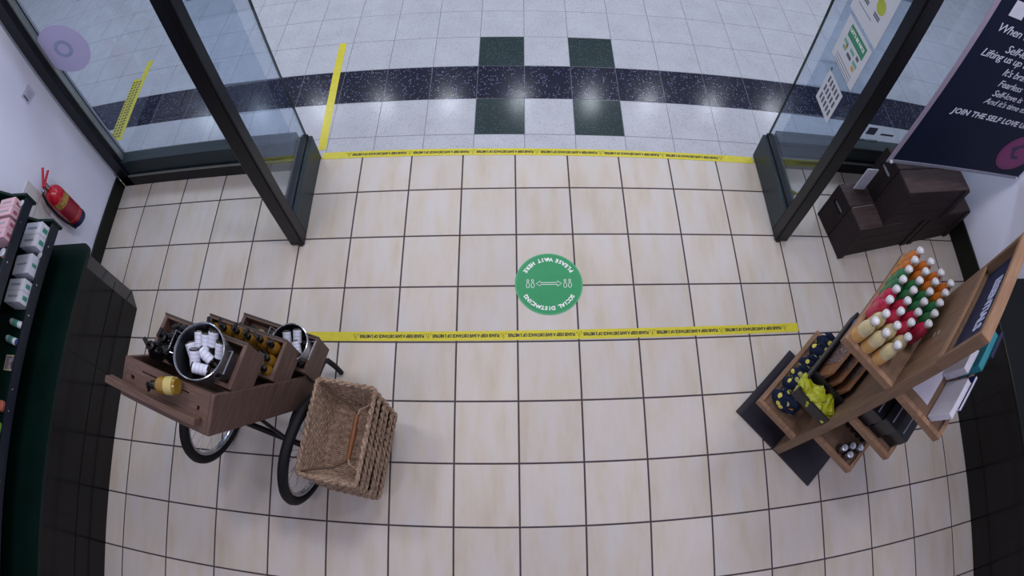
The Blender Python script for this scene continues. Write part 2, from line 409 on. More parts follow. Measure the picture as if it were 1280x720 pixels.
def d2(p):
    for x, y in [(0.10, 0.19), (0.225, 0.19)]:
        ringmesh(0.0005, 0.042, 0, 0.0018, 28).done('printed_disc', LIME, p).matrix_basis = T(x, y, 0)
        strip(p, x-0.03, x+0.03, y-0.062, y-0.052, GREY); strip(p, x-0.03, x+0.03, y-0.076, y-0.066, GREY)
    strip(p, 0.05, 0.2, 0.075, 0.079, GREY)
    text('lettering', 'BE', 0.06, GREY, p, T(0.16, 0.27, 0.0019))
poster('window_poster', 'white poster with two lime circles at the top of the right door glass', 0.13, 1.515, 0.325, 0.40, d2)
def d3(p):
    for k in range(3):
        for i in range(5):
            strip(p, 0.03+0.032*i, 0.046+0.032*i, 0.03+0.065*k, 0.075+0.065*k, GREY)
    strip(p, 0.005, 0.02, 0.225, 0.25, GREY, 'tab')
poster('window_notice', 'small white notice with rows of dark marks on the right door glass', 0.045, 0.905, 0.20, 0.225, d3)
# opening hours decal on the right window, seen from inside
wt = thing('window_decal', 'small dark lettering along the bottom of the right shop window', 'decal', mat4=T(2.20, 0.262, 0.30) @ RX(PI/2))
text('lettering', 'RATSOBV 200', 0.05, GREY, wt, T(0.0, 0.0, 0.0), shear=0.2)
for i in range(2): MB().box(0.06+0.11*i, 0.14+0.11*i, 0.085, 0.16, 0, 0.001).done('square_mark', plain('76788f', 0.5), wt)
MB().box(0.30, 0.42, 0.09, 0.11, 0, 0.001).done('small_mark', plain('8b8da0', 0.5), wt)

# ------------------------------------------------------------------ floor tapes and the round floor sticker
TRI = MB()
TRI.tube([(-0.016, 0.013, 0), (0.016, 0.013, 0), (0, -0.015, 0)], 0.0016, 4, True)
TRI.box(-0.0014, 0.0014, -0.004, 0.007, -0.001, 0.001)
bmesh.ops.recalc_face_normals(TRI.bm, faces=TRI.bm.faces); TRIME = D.meshes.new('warning_triangle'); TRI.bm.to_mesh(TRIME); TRI.bm.free(); TRIME.materials.append(M_INK)
TXT = textmesh('PLEASE KEEP A SAFE DISTANCE OF 2 METRES', 0.0245, 'CENTER', 0, 0.0003, 0.93, 0.0013)
TXT.materials.clear(); TXT.materials.append(M_INK)
SW = (max(v.co.x for v in TXT.vertices) - min(v.co.x for v in TXT.vertices))
def printed_tape(name, label, x0, x1, y, ang, w, z, pitch, off):
    t = thing(name, label, 'tape', ((x0+x1)/2, y, z), ang); h = (x1-x0)/2
    MB().box(-h, h, -w/2, w/2, 0, 0.0012).done('strip', M_TAPE, t)
    k = (pitch - 0.045) / SW; x = -h + off
    while x < h - 0.02:
        if x > -h + 0.03: ob('warning_triangle', TRIME, t, T(x, 0, 0.0014))
        c = x + pitch/2
        if c + pitch*0.45 < h and c - pitch*0.45 > -h:
            ob('lettering', TXT, t, T(c, 0.0085, 0.0014) @ RZ(PI) @ Matrix.Diagonal((k, 1, 1, 1)))
        x += pitch
    return t
printed_tape('distance_tape', 'yellow printed distance tape along the shop doorway threshold', -1.285, 1.615, 0.281, -0.018, 0.055, 0.0005, 0.412, 0.19)
printed_tape('distance_tape', 'yellow printed distance tape across the cream tiles beside the cart', -1.20, 1.665, -0.962, 0.004, 0.055, 0.0, 0.412, 0.30)
vt = MB().box(-0.029, 0.029, -0.545, 0.545, 0, 0.0012).done('floor_tape', M_TAPE)
vt.matrix_world = T(-1.315, 0.905, 0.0005) @ RZ(0.03)
tag(vt, 'plain yellow tape strip running across the navy band outside', 'tape')
lt = thing('floor_tape', 'wide yellow dotted tape on the mall floor outside the left window', 'tape', (-3.24, 1.1, 0.0005), 0.05)
MB().box(-0.025, 0.035, -0.42, 0.52, 0, 0.0012).done('strip', M_TAPE, lt)
MB().box(-0.105, -0.030, -0.40, 0.30, 0, 0.0012).done('strip', M_TAPE, lt)
DOT = MB().box(-0.011, 0.011, -0.008, 0.008, 0, 0.0008); DOTO = DOT.done('printed_dash', M_INK, lt, mat4=T(-0.085, -0.37, 0.0012))
for cx in (-0.085, -0.050, -0.012):
    for i in range(20):
        if cx == -0.085 and i == 0: continue
        ob('printed_dash', DOTO.data, lt, T(cx, -0.37 + i*0.033, 0.0012))
ds = thing('floor_sticker', 'round green social distancing sticker on the cream tiles', 'sticker', (0.180, -0.655, 0.0005), PI)
disc(MB(), 0.192, 0, 0.001, 56).done('backing', M_GREEN, ds)
ringmesh(0.186, 0.190, 0, 0.0013, 56).done('printed_ring', plain('57a97f', 0.4), ds)
def arc_text(body, size, rad, centre, inward, spread):
    n = len(body)
    for i, ch in enumerate(body):
        if ch == ' ': continue
        f = (i - (n-1)/2) / (n-1) * spread
        a = centre - f if not inward else centre + f
        rot = a - PI/2 if not inward else a + PI/2
        text('letter', ch, size, M_WHITE, ds, T(rad*math.cos(a), rad*math.sin(a), 0.0012) @ RZ(rot) @ T(0, -size*0.35, 0), 'CENTER', bold=0.0012)
arc_text('SOCIAL DISTANCING', 0.032, 0.152, PI/2, False, 2.05)
arc_text('PLEASE WAIT HERE', 0.032, 0.152, -PI/2, True, 2.05)
def outline(pts, r=0.0022, name='printed_outline'):
    MB().tube([(x, y, 0.001) for x, y in pts], r, 5, True).done(name, M_WHITE, ds)
outline([(-0.048, 0.012), (-0.048, 0.006), (0.048, 0.006), (0.048, 0.016), (0.072, 0), (0.048, -0.016), (0.048, -0.006), (-0.048, -0.006), (-0.048, -0.016), (-0.072, 0), (-0.048, 0.016)], name='printed_arrow')
for sx in (-1, 1):
    for dx in (0.092, 0.119):
        c = sx*dx
        outline([(c + 0.0095*math.cos(t)*(1.0 if math.sin(t) > 0 else 0.75), 0.008 + 0.018*math.sin(t)) for t in [2*PI*i/12 for i in range(12)]], 0.0018, 'printed_footprint')
        outline([(c + 0.0062*math.cos(t), -0.020 + 0.0065*math.sin(t)) for t in [2*PI*i/10 for i in range(10)]], 0.0018, 'printed_footprint')

# ------------------------------------------------------------------ left counter and wall shelves
lc = thing('display_counter', 'long glossy black counter with dark green top on the left', 'counter', (-2.72, -2.5, 0))
def xy(x, y): return (x + 2.72, y + 2.5)
MB().prism([xy(-2.948, -4.3), xy(-2.475, -4.3), xy(-2.475, -0.80), xy(-2.555, -0.675), xy(-2.948, -0.675)], 0, 0.617).done('body', M_GLOSSBLACK, lc)
arc = [xy(-2.525 + 0.06*math.cos(a), -0.72 + 0.06*math.sin(a)) for a in [PI/2*i/5 for i in range(6)]]
MB().prism([xy(-2.948, -4.3), xy(-2.465, -4.3)] + arc + [xy(-2.948, -0.66)], 0.617, 0.645).done('worktop', M_LEDGE, lc)
MB().box(0.2445, 0.2485, -1.8, 1.75, 0.30, 0.304).done('panel_joint', M_BLACK, lc)
for y in (-1.3, -2.2, -3.1): MB().box(0.2445, 0.2475, y+2.5-0.002, y+2.5+0.002, 0.02, 0.61).done('panel_joint', M_BLACK, lc)
sh = thing('wall_shelf', 'dark green wall shelf with two lipped tiers above the left counter', 'shelf', (-2.945, -2.4, 0))
MB().box(0, 0.012, -1.9, 1.78, 0.645, 1.30).done('back_panel', M_LEDGE, sh)
for z in (0.79, 1.07):
    MB().box(0.012, 0.30, -1.9, 1.765, z, z+0.016).done('tier_board', M_DKGREEN, sh)
    MB().box(0.292, 0.304, -1.9, 1.765, z, z+0.07).done('tier_lip', plain('141c2a', 0.3), sh)
    e = MB(); e.faces([(0.0, 1.765, z-0.02), (0.31, 1.765, z-0.02), (0.31, 1.765, z+0.085), (0.18, 1.765, z+0.10), (0.0, 1.765, z+0.22),
                       (0.0, 1.78, z-0.02), (0.31, 1.78, z-0.02), (0.31, 1.78, z+0.085), (0.18, 1.78, z+0.10), (0.0, 1.78, z+0.22)],
                      [(0, 1, 2, 3, 4), (9, 8, 7, 6, 5), (0, 1, 6, 5), (1, 2, 7, 6), (2, 3, 8, 7), (3, 4, 9, 8), (4, 0, 5, 9)])
    e.done('end_panel', M_DKGREEN, sh)
    for y in (1.62, 1.38, 1.2, 0.78, 0.66, 0.28, 0.2):
        MB().lathe([(0.006, 0), (0.006, 0.003)], 8, T(0.304, y, z+0.045) @ RY(PI/2)).done('lip_stud', M_CHROME, sh)
T1, T2 = 0.806, 1.086
def carton(label, x, y, z, sx, sy, sz, face, mark, rz=0.0, n=2, group=None):
    b = thing('product_box', label, 'box', (x, y, z), rz, group)
    MB().box(-sx/2, sx/2, -sy/2, sy/2, 0, sz, bev=0.0015).done('carton', plain(face, 0.5, var=0.02), b)
    MB().box(-sx/2-0.0008, sx/2+0.0008, -0.0012, 0.0012, 0.004, sz+0.0006).done('carton_seam', plain('8d8fa0', 0.6), b) if n == 2 else None
    for k in range(n):
        cy = (k - (n-1)/2) * sy/n
        MB().box(sx/2, sx/2+0.0008, cy-sy*0.09, cy+sy*0.09, sz*0.45, sz*0.8).done('printed_panel', plain(mark, 0.5), b)
        MB().box(-sx*0.3, sx*0.3, cy-sy*0.05, cy+sy*0.05, sz, sz+0.0008).done('printed_lines', plain('9a9cab', 0.5), b)
    return b
def jar(label, x, y, z, r, h, body, lid, cat='jar', name='glass_jar', group=None):
    j = thing(name, label, cat, (x, y, z), 0, group)
    MB().lathe([(r*0.92, 0), (r, 0.004), (r, h*0.72), (r*0.85, h*0.78)], 18).done('body', liquid(body), j, True)
    MB().lathe([(r*0.9, h*0.78), (r*0.92, h*0.8), (r*0.92, h*0.98), (r*0.86, h)], 18).done('lid', plain(lid, 0.3, 0.3), j, True)
    return j
carton('white twin carton with green squares beside the fire extinguisher', -2.735, -0.745, T1, 0.15, 0.155, 0.125, 'd4d6e4', '3f8f7a')
carton('white twin carton next to a small glass jar on lower shelf', -2.745, -0.925, T1, 0.15, 0.12, 0.11, 'cfd1e2', '3f8f7a', 0.06, 1)
jar('small glass jar with silver lid between white cartons', -2.665, -0.845, T1, 0.022, 0.055, 'b9c4cc', 'cfd2da')
carton('white four-pack carton in the middle of the lower shelf', -2.745, -1.085, T1, 0.15, 0.14, 0.11, 'd2d4e2', '3f8f7a')
def tubebottle(label, x, y, z, ang, h=0.12, cap='e2e4ee'):
    t = thing('product_tube', label, 'bottle', mat4=T(x, y, z) @ RZ(ang) @ RY(PI/2))
    MB().lathe([(0.018, 0), (0.021, 0.004), (0.021, h*0.75), (0.017, h*0.8)], 16).done('body', plain('d4d7e4', 0.35, var=0.02), t, True)
    MB().lathe([(0.018, h*0.8), (0.018, h*0.98), (0.015, h)], 16).done('cap', plain(cap, 0.35), t, True)
    MB().lathe([(0.0214, h*0.25), (0.0214, h*0.6)], 16, None, False, False).done('label_band', plain('4f9a86', 0.5), t, True)
tubebottle('white tube with green band lying on the lower shelf', -2.80, -1.235, T1+0.022, -0.2, 0.15)
tubebottle('second white tube with blue cap lying on the lower shelf', -2.80, -1.335, T1+0.022, -0.2, 0.13, '3a4a88')
pc = thing('picture_card', 'small framed picture card lying on the lower shelf', 'card', (-2.73, -1.47, T1))
MB().box(-0.06, 0.06, -0.045, 0.045, 0, 0.006).done('frame', plain('b9a98e', 0.5), pc)
MB().box(-0.052, 0.052, -0.037, 0.037, 0.006, 0.0068).done('picture', spotted('printed_picture', '7b7684', '4a4652', 'a08c84', 30, 0.4), pc)
jar('small round pot with salmon pink lid on the lower shelf', -2.71, -1.72, T1, 0.032, 0.045, 'b06a5c', 'd07a66', 'pot', 'cosmetic_pot')
jar('small round pot with lime green lid on the lower shelf', -2.71, -1.84, T1, 0.032, 0.045, '6a9a4a', '8cc052', 'pot', 'cosmetic_pot')
carton('pink carton at the end of the upper shelf', -2.755, -0.715, T2, 0.14, 0.11, 0.10, 'd9b3bd', 'a05a70', 0.05)
jar('small glass jar beside the pink carton on the upper shelf', -2.668, -0.672, T2, 0.022, 0.055, 'aeb6c4', 'c9ccd6')
carton('pink carton second from the end of the upper shelf', -2.745, -0.85, T2, 0.15, 0.12, 0.10, 'd2a9b6', 'a05a70', 0.05)
jar('small orange pot on the upper shelf', -2.70, -0.965, T2, 0.028, 0.045, 'b4664a', 'c9ccd6', 'pot', 'cosmetic_pot')

# ------------------------------------------------------------------ fire extinguisher and wall fittings
M_RED = plain('b5162c', 0.22, var=0.08, scale=8, coat=0.4)
fe = thing('fire_extinguisher', 'red fire extinguisher with black hose hung on the left wall', 'extinguisher', (-2.868, -0.355, 0.44))
MB().lathe([(0.058, 0.0), (0.068, 0.008), (0.07, 0.03), (0.07, 0.055)], 28).done('base_ring', plain('1b1c4a', 0.4), fe, True)
MB().lathe([(0.07, 0.055), (0.071, 0.06), (0.071, 0.30), (0.064, 0.335), (0.045, 0.358), (0.022, 0.368), (0.02, 0.385)], 28).done('cylinder', M_RED, fe, True)
MB().lathe([(0.019, 0.385), (0.021, 0.39), (0.021, 0.41), (0.016, 0.42)], 14).done('neck', M_CHROME, fe, True)
MB().box(-0.014, 0.014, -0.02, 0.018, 0.405, 0.435, bev=0.004).done('valve', M_RED, fe)
MB().box(-0.010, 0.010, -0.01, 0.105, 0.0, 0.012, T(0, 0, 0.430) @ RX(0.65), 0.003).done('lever', M_RED, fe)
MB().box(-0.010, 0.010, -0.01, 0.105, 0.0, 0.012, T(0, -0.005, 0.417) @ RX(0.2), 0.003).done('carry_handle', M_RED, fe)
MB().tube([(0, -0.02, 0.415), (0.0, -0.06, 0.40), (0.01, -0.088, 0.34), (0.01, -0.095, 0.22), (0.012, -0.088, 0.12), (0.02, -0.078, 0.06), (0.022, -0.074, 0.02)], 0.009, 10).done('hose', M_BLACK, fe, True)
MB().lathe([(0.008, 0), (0.012, 0.01), (0.012, 0.03)], 10, T(0, -0.018, 0.41) @ RX(1.4)).done('hose_coupling', M_CHROME, fe, True)
lab = MB()
def wrap(b, r, a0, a1, z0, z1, n=10):
    vs = []
    for i in range(n+1):
        a = a0 + (a1-a0)*i/n
        vs += [(r*math.cos(a), r*math.sin(a), z0), (r*math.cos(a), r*math.sin(a), z1)]
    return b.faces(vs, [(2*i, 2*i+2, 2*i+3, 2*i+1) for i in range(n)])
wrap(lab, 0.0722, -1.25, 0.75, 0.085, 0.285).done('printed_label', plain('8e2438', 0.35), fe, True)
wrap(MB(), 0.0726, -1.25, 0.75, 0.225, 0.278).done('label_header', spotted('label_print', 'a8894a', '3a2a22', '8a3a30', 90, 0.4), fe, True)
for z in (0.083, 0.283): wrap(MB(), 0.0728, -1.25, 0.75, z, z+0.005).done('label_border', plain('c07a5a', 0.4), fe, True)
MB().box(-0.08, -0.066, -0.03, 0.03, 0.20, 0.24).done('wall_bracket', M_BLACK, fe)
sg = thing('wall_sign', 'small white sign panel on the wall above the extinguisher hose', 'sign', (-2.95, -0.46, 0.66))
MB().box(0, 0.006, -0.09, 0.09, 0, 0.30, bev=0.001).done('panel', plain('c9c8cc', 0.5), sg)
MB().box(0.006, 0.0068, -0.088, 0.088, 0.14, 0.144).done('printed_line', plain('8a8890', 0.5), sg)
ws = thing('wall_switch', 'small pale switch plate on the white wall near the window', 'switch', (-2.95, 0.055, 1.235))
MB().box(0, 0.008, -0.05, 0.05, 0, 0.09, bev=0.002).done('plate', plain('c6c8dc', 0.4), ws)
MB().box(0.008, 0.013, -0.022, 0.022, 0.02, 0.07, bev=0.001).done('rocker', plain('b4b6cc', 0.4), ws)
MB().box(0.008, 0.0086, -0.04, -0.028, 0.015, 0.075).done('marking', GREY, ws)

# ------------------------------------------------------------------ upright hand cart
cart = thing('hand_cart', 'wooden hand cart stood on end on two bicycle wheels', 'cart', (-1.284, -1.575, 0), math.radians(-16.4))
CO = Vector((-0.019, -0.004, 1.193)); E2 = Vector((0, 0.390, -0.921)); E3 = Vector((0, 0.921, 0.390))
MT = Matrix(((1, E2.x, E3.x, CO.x), (0, E2.y, E3.y, CO.y), (0, E2.z, E3.z, CO.z), (0, 0, 0, 1)))   # tray axes: a, b (down the slope), c (out)
CW = 0.2375; CL = 0.944; CD = 0.16
for s in (-1, 1): MB().box(s*CW, s*(CW-0.018), 0.0, CL, -CD, 0.0, MT, 0.002).done('side_board', M_CARTWOOD2, cart)
te = MB()   # top end board with two hand slots
for (a0, a1, c0, c1) in [(-CW+0.018, CW-0.018, -CD, -0.080), (-CW+0.018, CW-0.018, -0.028, 0.0), (-CW+0.018, -0.19, -0.080, -0.062), (-0.17, 0.165, -0.080, -0.062), (0.178, CW-0.018, -0.080, -0.062), (-CW+0.018, CW-0.018, -0.062, -0.034), (-CW+0.018, -0.13, -0.034, -0.028), (0.12, CW-0.018, -0.034, -0.028)]:
    te.box(a0, a1, 0.0, 0.016, c0, c1, MT)
te.done('end_board', M_CARTWOOD, cart)
MB().box(-CW+0.018, CW-0.018, CL-0.018, CL, -CD, 0.0, MT).done('end_board', M_CARTWOOD, cart)
for i in range(4):
    w = (CL-0.034)/4; MB().box(-CW+0.018, CW-0.018, 0.016+i*w+0.001, 0.016+(i+1)*w-0.001, -CD+0.002, -CD+0.018, MT, 0.001).done('floor_plank', M_CARTWOOD, cart)
MB().box(-0.297, 0.196, -0.048, -0.002, -0.128, -0.098, MT, 0.003).done('end_rail', M_CARTWOOD, cart)
def wheel(ax):
    Mw = T(ax, 0.0, 0.304) @ RY(PI/2)
    w = MB().tube([(0.277*math.cos(2*PI*i/48), 0.277*math.sin(2*PI*i/48), 0) for i in range(48)], 0.026, 10, True).done('tyre', M_RUBBER, cart, True, Mw)
    ri = MB().lathe([(0.252, -0.014), (0.240, -0.012), (0.236, 0.0), (0.240, 0.012), (0.252, 0.014)], 48, None, False, False).done('rim', M_CHROME, w, True)
    sp = MB()
    for i in range(24):
        a = 2*PI*i/24; hz = 0.028 if i % 2 else -0.028; a2 = a + (0.5 if (i//2) % 2 else -0.5)
        sp.tube([(0.024*math.cos(a2), 0.024*math.sin(a2), hz), (0.238*math.cos(a), 0.238*math.sin(a), 0)], 0.0013, 4)
    sp.done('spokes', M_CHROME, w, kind='stuff')
    MB().lathe([(0.012, -0.05), (0.026, -0.036), (0.026, -0.028), (0.015, -0.02), (0.015, 0.02), (0.026, 0.028), (0.026, 0.036), (0.012, 0.05)], 16).done('hub', M_BLACK, w, True)
    for s in (-1, 1): MB().lathe([(0.011, 0), (0.011, 0.014), (0.006, 0.016)], 6, T(0, 0, s*0.05) @ (RX(PI) if s < 0 else Matrix())).done('axle_nut', M_CHROME, w)
wheel(0.29); wheel(-0.29)
MB().tube([(-0.24, 0, 0.304), (0.24, 0, 0.304)], 0.016, 10).done('axle', M_BLACK, cart, True)
for a in (-0.16, 0.16):
    MB().tube([(a, 0.0, 0.304), (a, 0.09, 0.33), (a, 0.185, 0.33)], 0.012, 8).done('axle_bracket', M_BLACK, cart, True)
    MB().tube([(a, 0.0, 0.304), (a, 0.02, 0.70)], 0.010, 8).done('axle_bracket', M_BLACK, cart, True)
MB().tube([(0.195, 0.30, 0.30), (0.178, 0.39, 0.265), (0.162, 0.452, 0.22), (0.166, 0.470, 0.185), (0.188, 0.470, 0.10), (0.198, 0.466, 0.015)], 0.015, 10).done('prop_foot', M_RUBBER, cart, True)
MB().tube([(-0.16, 0.30, 0.235), (-0.175, 0.38, 0.18), (-0.19, 0.475, 0.10), (-0.195, 0.50, 0.055), (-0.175, 0.495, 0.03), (-0.10, 0.475, 0.014)], 0.013, 10).done('prop_foot', M_RUBBER, cart, True)
CM = cart.matrix_world.copy()

def crate_shelf(label, a0, a1, h0, h1, z, hgt, rec):
    c = thing('wooden_crate', label, 'crate', mat4=CM @ T((a0+a1)/2, (h0+h1)/2, z-hgt)); w, d = (a1-a0)/2, (h1-h0)/2; t = 0.018
    for s in (-1, 1):
        MB().box(s*w, s*(w-t), -d, d, 0, hgt, bev=0.002).done('end_panel', M_CARTWOOD2, c)
    MB().box(-w+t, w-t, d-t, d, 0, hgt, bev=0.002).done('front_panel', M_CARTWOOD, c)
    MB().box(-w+t, w-t, -d, -d+t, hgt-0.07, hgt, bev=0.002).done('back_panel', M_CARTWOOD, c)
    MB().box(-w-0.001, w+0.001, d-t*0.4, d+0.001, hgt-0.001, hgt+0.003).done('dark_edge', plain('2b1f1c', 0.5), c)
    MB().box(-w+t, w-t, -d+t, d-t, hgt-rec-0.012, hgt-rec).done('base_board', M_CARTWOOD, c)
    return c
crate_shelf('top wooden crate on the cart holding black bottles and a tub', -0.222, 0.214, 0.045, 0.236, 1.10, 0.17, 0.06)
crate_shelf('middle wooden crate on the cart filled with amber bottles', -0.216, 0.216, 0.178, 0.366, 0.80, 0.17, 0.10)
crate_shelf('lowest wooden crate on the cart beside the inner tape', -0.20, 0.236, 0.300, 0.484, 0.55, 0.17, 0.07)

def tub(label, a, h, z, r, hgt):
    t = thing('metal_tub', label, 'tub', mat4=CM @ T(a, h, z))
    MB().lathe([(0.001, 0.003), (r*0.78, 0.003), (r*0.97, hgt), (r, hgt), (r*0.81, 0.0), (0.001, 0.0)], 36, None, False, False).done('bucket', plain('9ea1ac', 0.3, 0.9, 0.05), t, True)
    MB().tube([(r*math.cos(2*PI*i/40), r*math.sin(2*PI*i/40), hgt) for i in range(40)], 0.0035, 8, True).done('rolled_rim', M_CHROME, t, True)
    MB().lathe([(0.001, 0.006), (r*0.76, 0.006), (r*0.955, hgt-0.006)], 36, None, False, False).done('added_dark_shell', plain('15151c', 0.35), t, True)  # added dark shell, stands in for the dim interior around the bottles
    for s in (-1, 1):
        x = s*r*0.96
        MB().tube([(x, -0.04, hgt-0.02), (x+s*0.032, -0.045, hgt-0.004), (x+s*0.034, 0.045, hgt-0.004), (x, 0.04, hgt-0.02)], 0.0035, 8).done('handle', M_CHROME, t, True)
    return t
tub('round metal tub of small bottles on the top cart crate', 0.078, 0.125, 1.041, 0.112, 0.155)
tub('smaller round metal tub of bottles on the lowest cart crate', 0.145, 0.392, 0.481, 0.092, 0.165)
def vial(label, M4, group, r=0.0165, h=0.085):
    v = thing('vial', label, 'bottle', group=group, mat4=M4)
    MB().lathe([(r*0.9, 0), (r, 0.003), (r, h*0.62), (r*0.6, h*0.70)], 14).done('body', plain('2a2320', 0.15), v, True)
    MB().lathe([(r*0.62, h*0.70), (r*0.72, h*0.71), (r*0.72, h*0.97), (r*0.62, h)], 14).done('cap', M_BLACK, v, True)
    MB().lathe([(r*1.02, h*0.06), (r*1.02, h*0.58)], 14, None, False, False).done('paper_label', plain('c9cde0', 0.5, var=0.05), v, True)
    for k in range(3): MB().lathe([(r*1.024, h*(0.16+0.14*k)), (r*1.024, h*(0.172+0.14*k))], 14, None, False, False).done('label_line', plain('7d819a', 0.5), v, True)
    return v
V1 = [(-0.052, 0.045, 0.02, 0.3, 1.15), (-0.012, 0.045, 0.03, 0.15, 1.05), (0.02, 0.065, 0.045, -0.05, 0.9), (0.062, 0.035, 0.03, 0.0, 0.95), (-0.03, -0.03, 0.035, 0.2, 1.0), (0.03, -0.055, 0.05, 1.75, 1.3), (0.01, 0.0, 0.02, 1.2, 1.2), (-0.062, -0.005, 0.02, 0.6, 1.1)]
names1 = ['standing at the outer left', 'leaning against its neighbour in the middle', 'topmost at the far side', 'at the right side', 'half sunk at the near left', 'lying across the near side', 'lowest in the middle', 'half hidden behind the left handle']
for (x, y, z, az, tilt), nm in zip(V1, names1):
    vial('small white-labelled bottle in the large tub, ' + nm, CM @ T(0.078+x, 0.125+y, 1.041+0.075+z) @ RZ(az) @ RX(-tilt) @ RX(PI) @ T(0, 0, -0.045), 'small bottles in the large metal tub', 0.0215, 0.115)
V2 = [(-0.03, 0.02, 0.05, 0.3, 1.0), (0.02, 0.04, 0.06, 0.25, 1.05), (0.035, -0.01, 0.045, 0.5, 1.2), (-0.02, -0.035, 0.03, 0.1, 0.9)]
names2 = ['at the left', 'topmost with a pale label', 'at the right', 'at the near side']
for (x, y, z, az, tilt), nm in zip(V2, names2):
    vial('small white-labelled bottle in the smaller tub, ' + nm, CM @ T(0.145+x, 0.392+y, 0.481+0.08+z) @ RZ(az) @ RX(-tilt) @ RX(PI) @ T(0, 0, -0.045), 'small bottles in the smaller metal tub', 0.020, 0.115)

def pump_bottle(name, label, M4, col, group, r=0.03, h=0.115, band=None, nozzle=0.0):
    p = thing(name, label, 'bottle', group=group, mat4=M4)
    MB().lathe([(r*0.85, 0), (r, 0.006), (r, h*0.62), (r*0.92, h*0.74), (r*0.5, h*0.86), (r*0.4, h*0.9)], 20).done('body', liquid(col), p, True)
    cp = MB().lathe([(r*0.46, h*0.88), (r*0.5, h*0.9), (r*0.5, h*1.06), (r*0.3, h*1.08), (r*0.16, h*1.09), (r*0.16, h*1.20)], 14).done('pump_collar', M_BLACK, p, True)
    MB().box(-0.009, 0.028, -0.008, 0.008, h*1.20, h*1.27, RZ(nozzle), 0.002).done('nozzle', M_BLACK, cp)
    if band: wrap(MB(), r*1.015, -PI, PI, h*0.1, h*0.42, 24).done('paper_label', plain(band, 0.5, var=0.06), p, True)
    return p
BB = [(-0.165, 0.075, 2.6, 'nearest the outer corner'), (-0.125, 0.125, 1.5, 'in the middle of the group'), (-0.07, 0.175, 0.6, 'touching the far edge'), (-0.075, 0.085, -0.4, 'tucked against the metal tub')]
for a, h, nz, nm in BB:
    pump_bottle('pump_bottle', 'black pump bottle on the top cart crate, ' + nm, CM @ T(a, h, 1.041), '0c0b10', 'black pump bottles on the cart', 0.040, 0.135, None, nz)
YB = [(-0.165, 0.31, 1.9), (-0.10, 0.32, 2.0), (-0.03, 0.325, 1.2), (0.035, 0.32, 1.1), (0.10, 0.325, 2.8), (0.16, 0.318, 0.4), (0.165, 0.258, 2.9), (0.17, 0.212, 2.7)]
ynames = ['first from the far left end', 'second from the far left end', 'third from the far left end', 'fourth from the left end', 'fifth from the left end', 'at the far right corner', 'middle of the three at the right end', 'nearest the camera at the right end']
for (a, h, nz), nm in zip(YB, ynames):
    pump_bottle('pump_bottle', 'amber yellow pump bottle in the middle crate, ' + nm, CM @ T(a, h, 0.701), '7a5714', 'amber bottles in the middle cart crate', 0.030, 0.13, '9c8438', nz)
CB = [(-0.135, 0.39, 2.2, 'leftmost'), (-0.06, 0.40, 2.4, 'second from the left'), (0.02, 0.405, 2.6, 'beside the smaller tub')]
for a, h, nz, nm in CB:
    pump_bottle('pump_bottle', 'cream bottle with black pump in the lowest crate, ' + nm, CM @ T(a, h, 0.481), '93805f', 'cream bottles in the lowest cart crate', 0.032, 0.12, 'b09c7a', nz)
pump_bottle('pump_bottle', 'amber bottle with cream label lying on the top end of the cart', CM @ T(0.075, -0.030, 1.232) @ RZ(0.30) @ RY(-PI/2) @ RZ(PI), '86671c', None, 0.034, 0.115, 'b3a468', 0.9)

# ------------------------------------------------------------------ stack of wicker baskets
BL, BW, BH = 0.218, 0.138, 0.20    # half length, half width at the rim, height
def rect_path(hw, hl, z, n=16, wob=0.0, ph=0.0, rc=0.03):
    pts = []; per = []
    cs = [(hw-rc, hl-rc, 0), (-hw+rc, hl-rc, PI/2), (-hw+rc, -hl+rc, PI), (hw-rc, -hl+rc, 1.5*PI)]
    raw = []
    for cx, cy, a0 in cs:
        for k in range(4): a = a0 + PI/2*k/3; raw.append((cx+rc*math.cos(a), cy+rc*math.sin(a)))
    out = []
    for i, (x, y) in enumerate(raw):
        x2, y2 = raw[(i+1) % len(raw)]; d = math.hypot(x2-x, y2-y); m = max(1, int(d/0.022))
        for k in range(m): out.append((x+(x2-x)*k/m, y+(y2-y)*k/m))
    res = []
    for i, (x, y) in enumerate(out):
        l = math.hypot(x, y); o = wob*(1 if (i+ph) % 2 else -1)
        res.append((x*(1+o/l), y*(1+o/l), z))
    return res
wm = MB(); N = 24
for k in range(N):
    f = k/(N-1); wm.tube(rect_path(BW*(0.72+0.26*f), BL*(0.76+0.22*f), 0.010+f*(BH-0.02), wob=0.0028, ph=k % 2), 0.0052, 5, True)
for k in range(8):      # solid lining behind the strands so no light shows through
    f0, f1 = k/8, (k+1)/8
    A_ = rect_path(BW*(0.72+0.26*f0), BL*(0.76+0.22*f0), 0.008+f0*(BH-0.02)); B_ = rect_path(BW*(0.72+0.26*f1), BL*(0.76+0.22*f1), 0.008+f1*(BH-0.02))
    m_ = min(len(A_), len(B_)); A_ = [A_[int(i*len(A_)/m_)] for i in range(m_)]; B_ = [B_[int(i*len(B_)/m_)] for i in range(m_)]
    wm.faces(A_ + B_, [(i, (i+1) % m_, m_+(i+1) % m_, m_+i) for i in range(m_)])
WME = wm.done('woven_wall', M_WICKER, None, True); WDATA = WME.data; D.objects.remove(WME)
fm = MB()
for k in range(36):
    y = -BL*0.74 + k*BL*1.48/35
    fm.tube([(x, y, 0.008+0.002*((i+k) % 2)) for i, x in enumerate([-BW*0.70 + BW*1.4*j/10 for j in range(11)])], 0.0056, 5)
fm.box(-BW*0.7, BW*0.7, -BL*0.74, BL*0.74, 0.004, 0.009)
FME = fm.done('woven_base', M_WICKER, None, True); FDATA = FME.data; D.objects.remove(FME)
rp = rect_path(BW, BL, BH, rc=0.02); rope = []
rm = MB()
dense = []
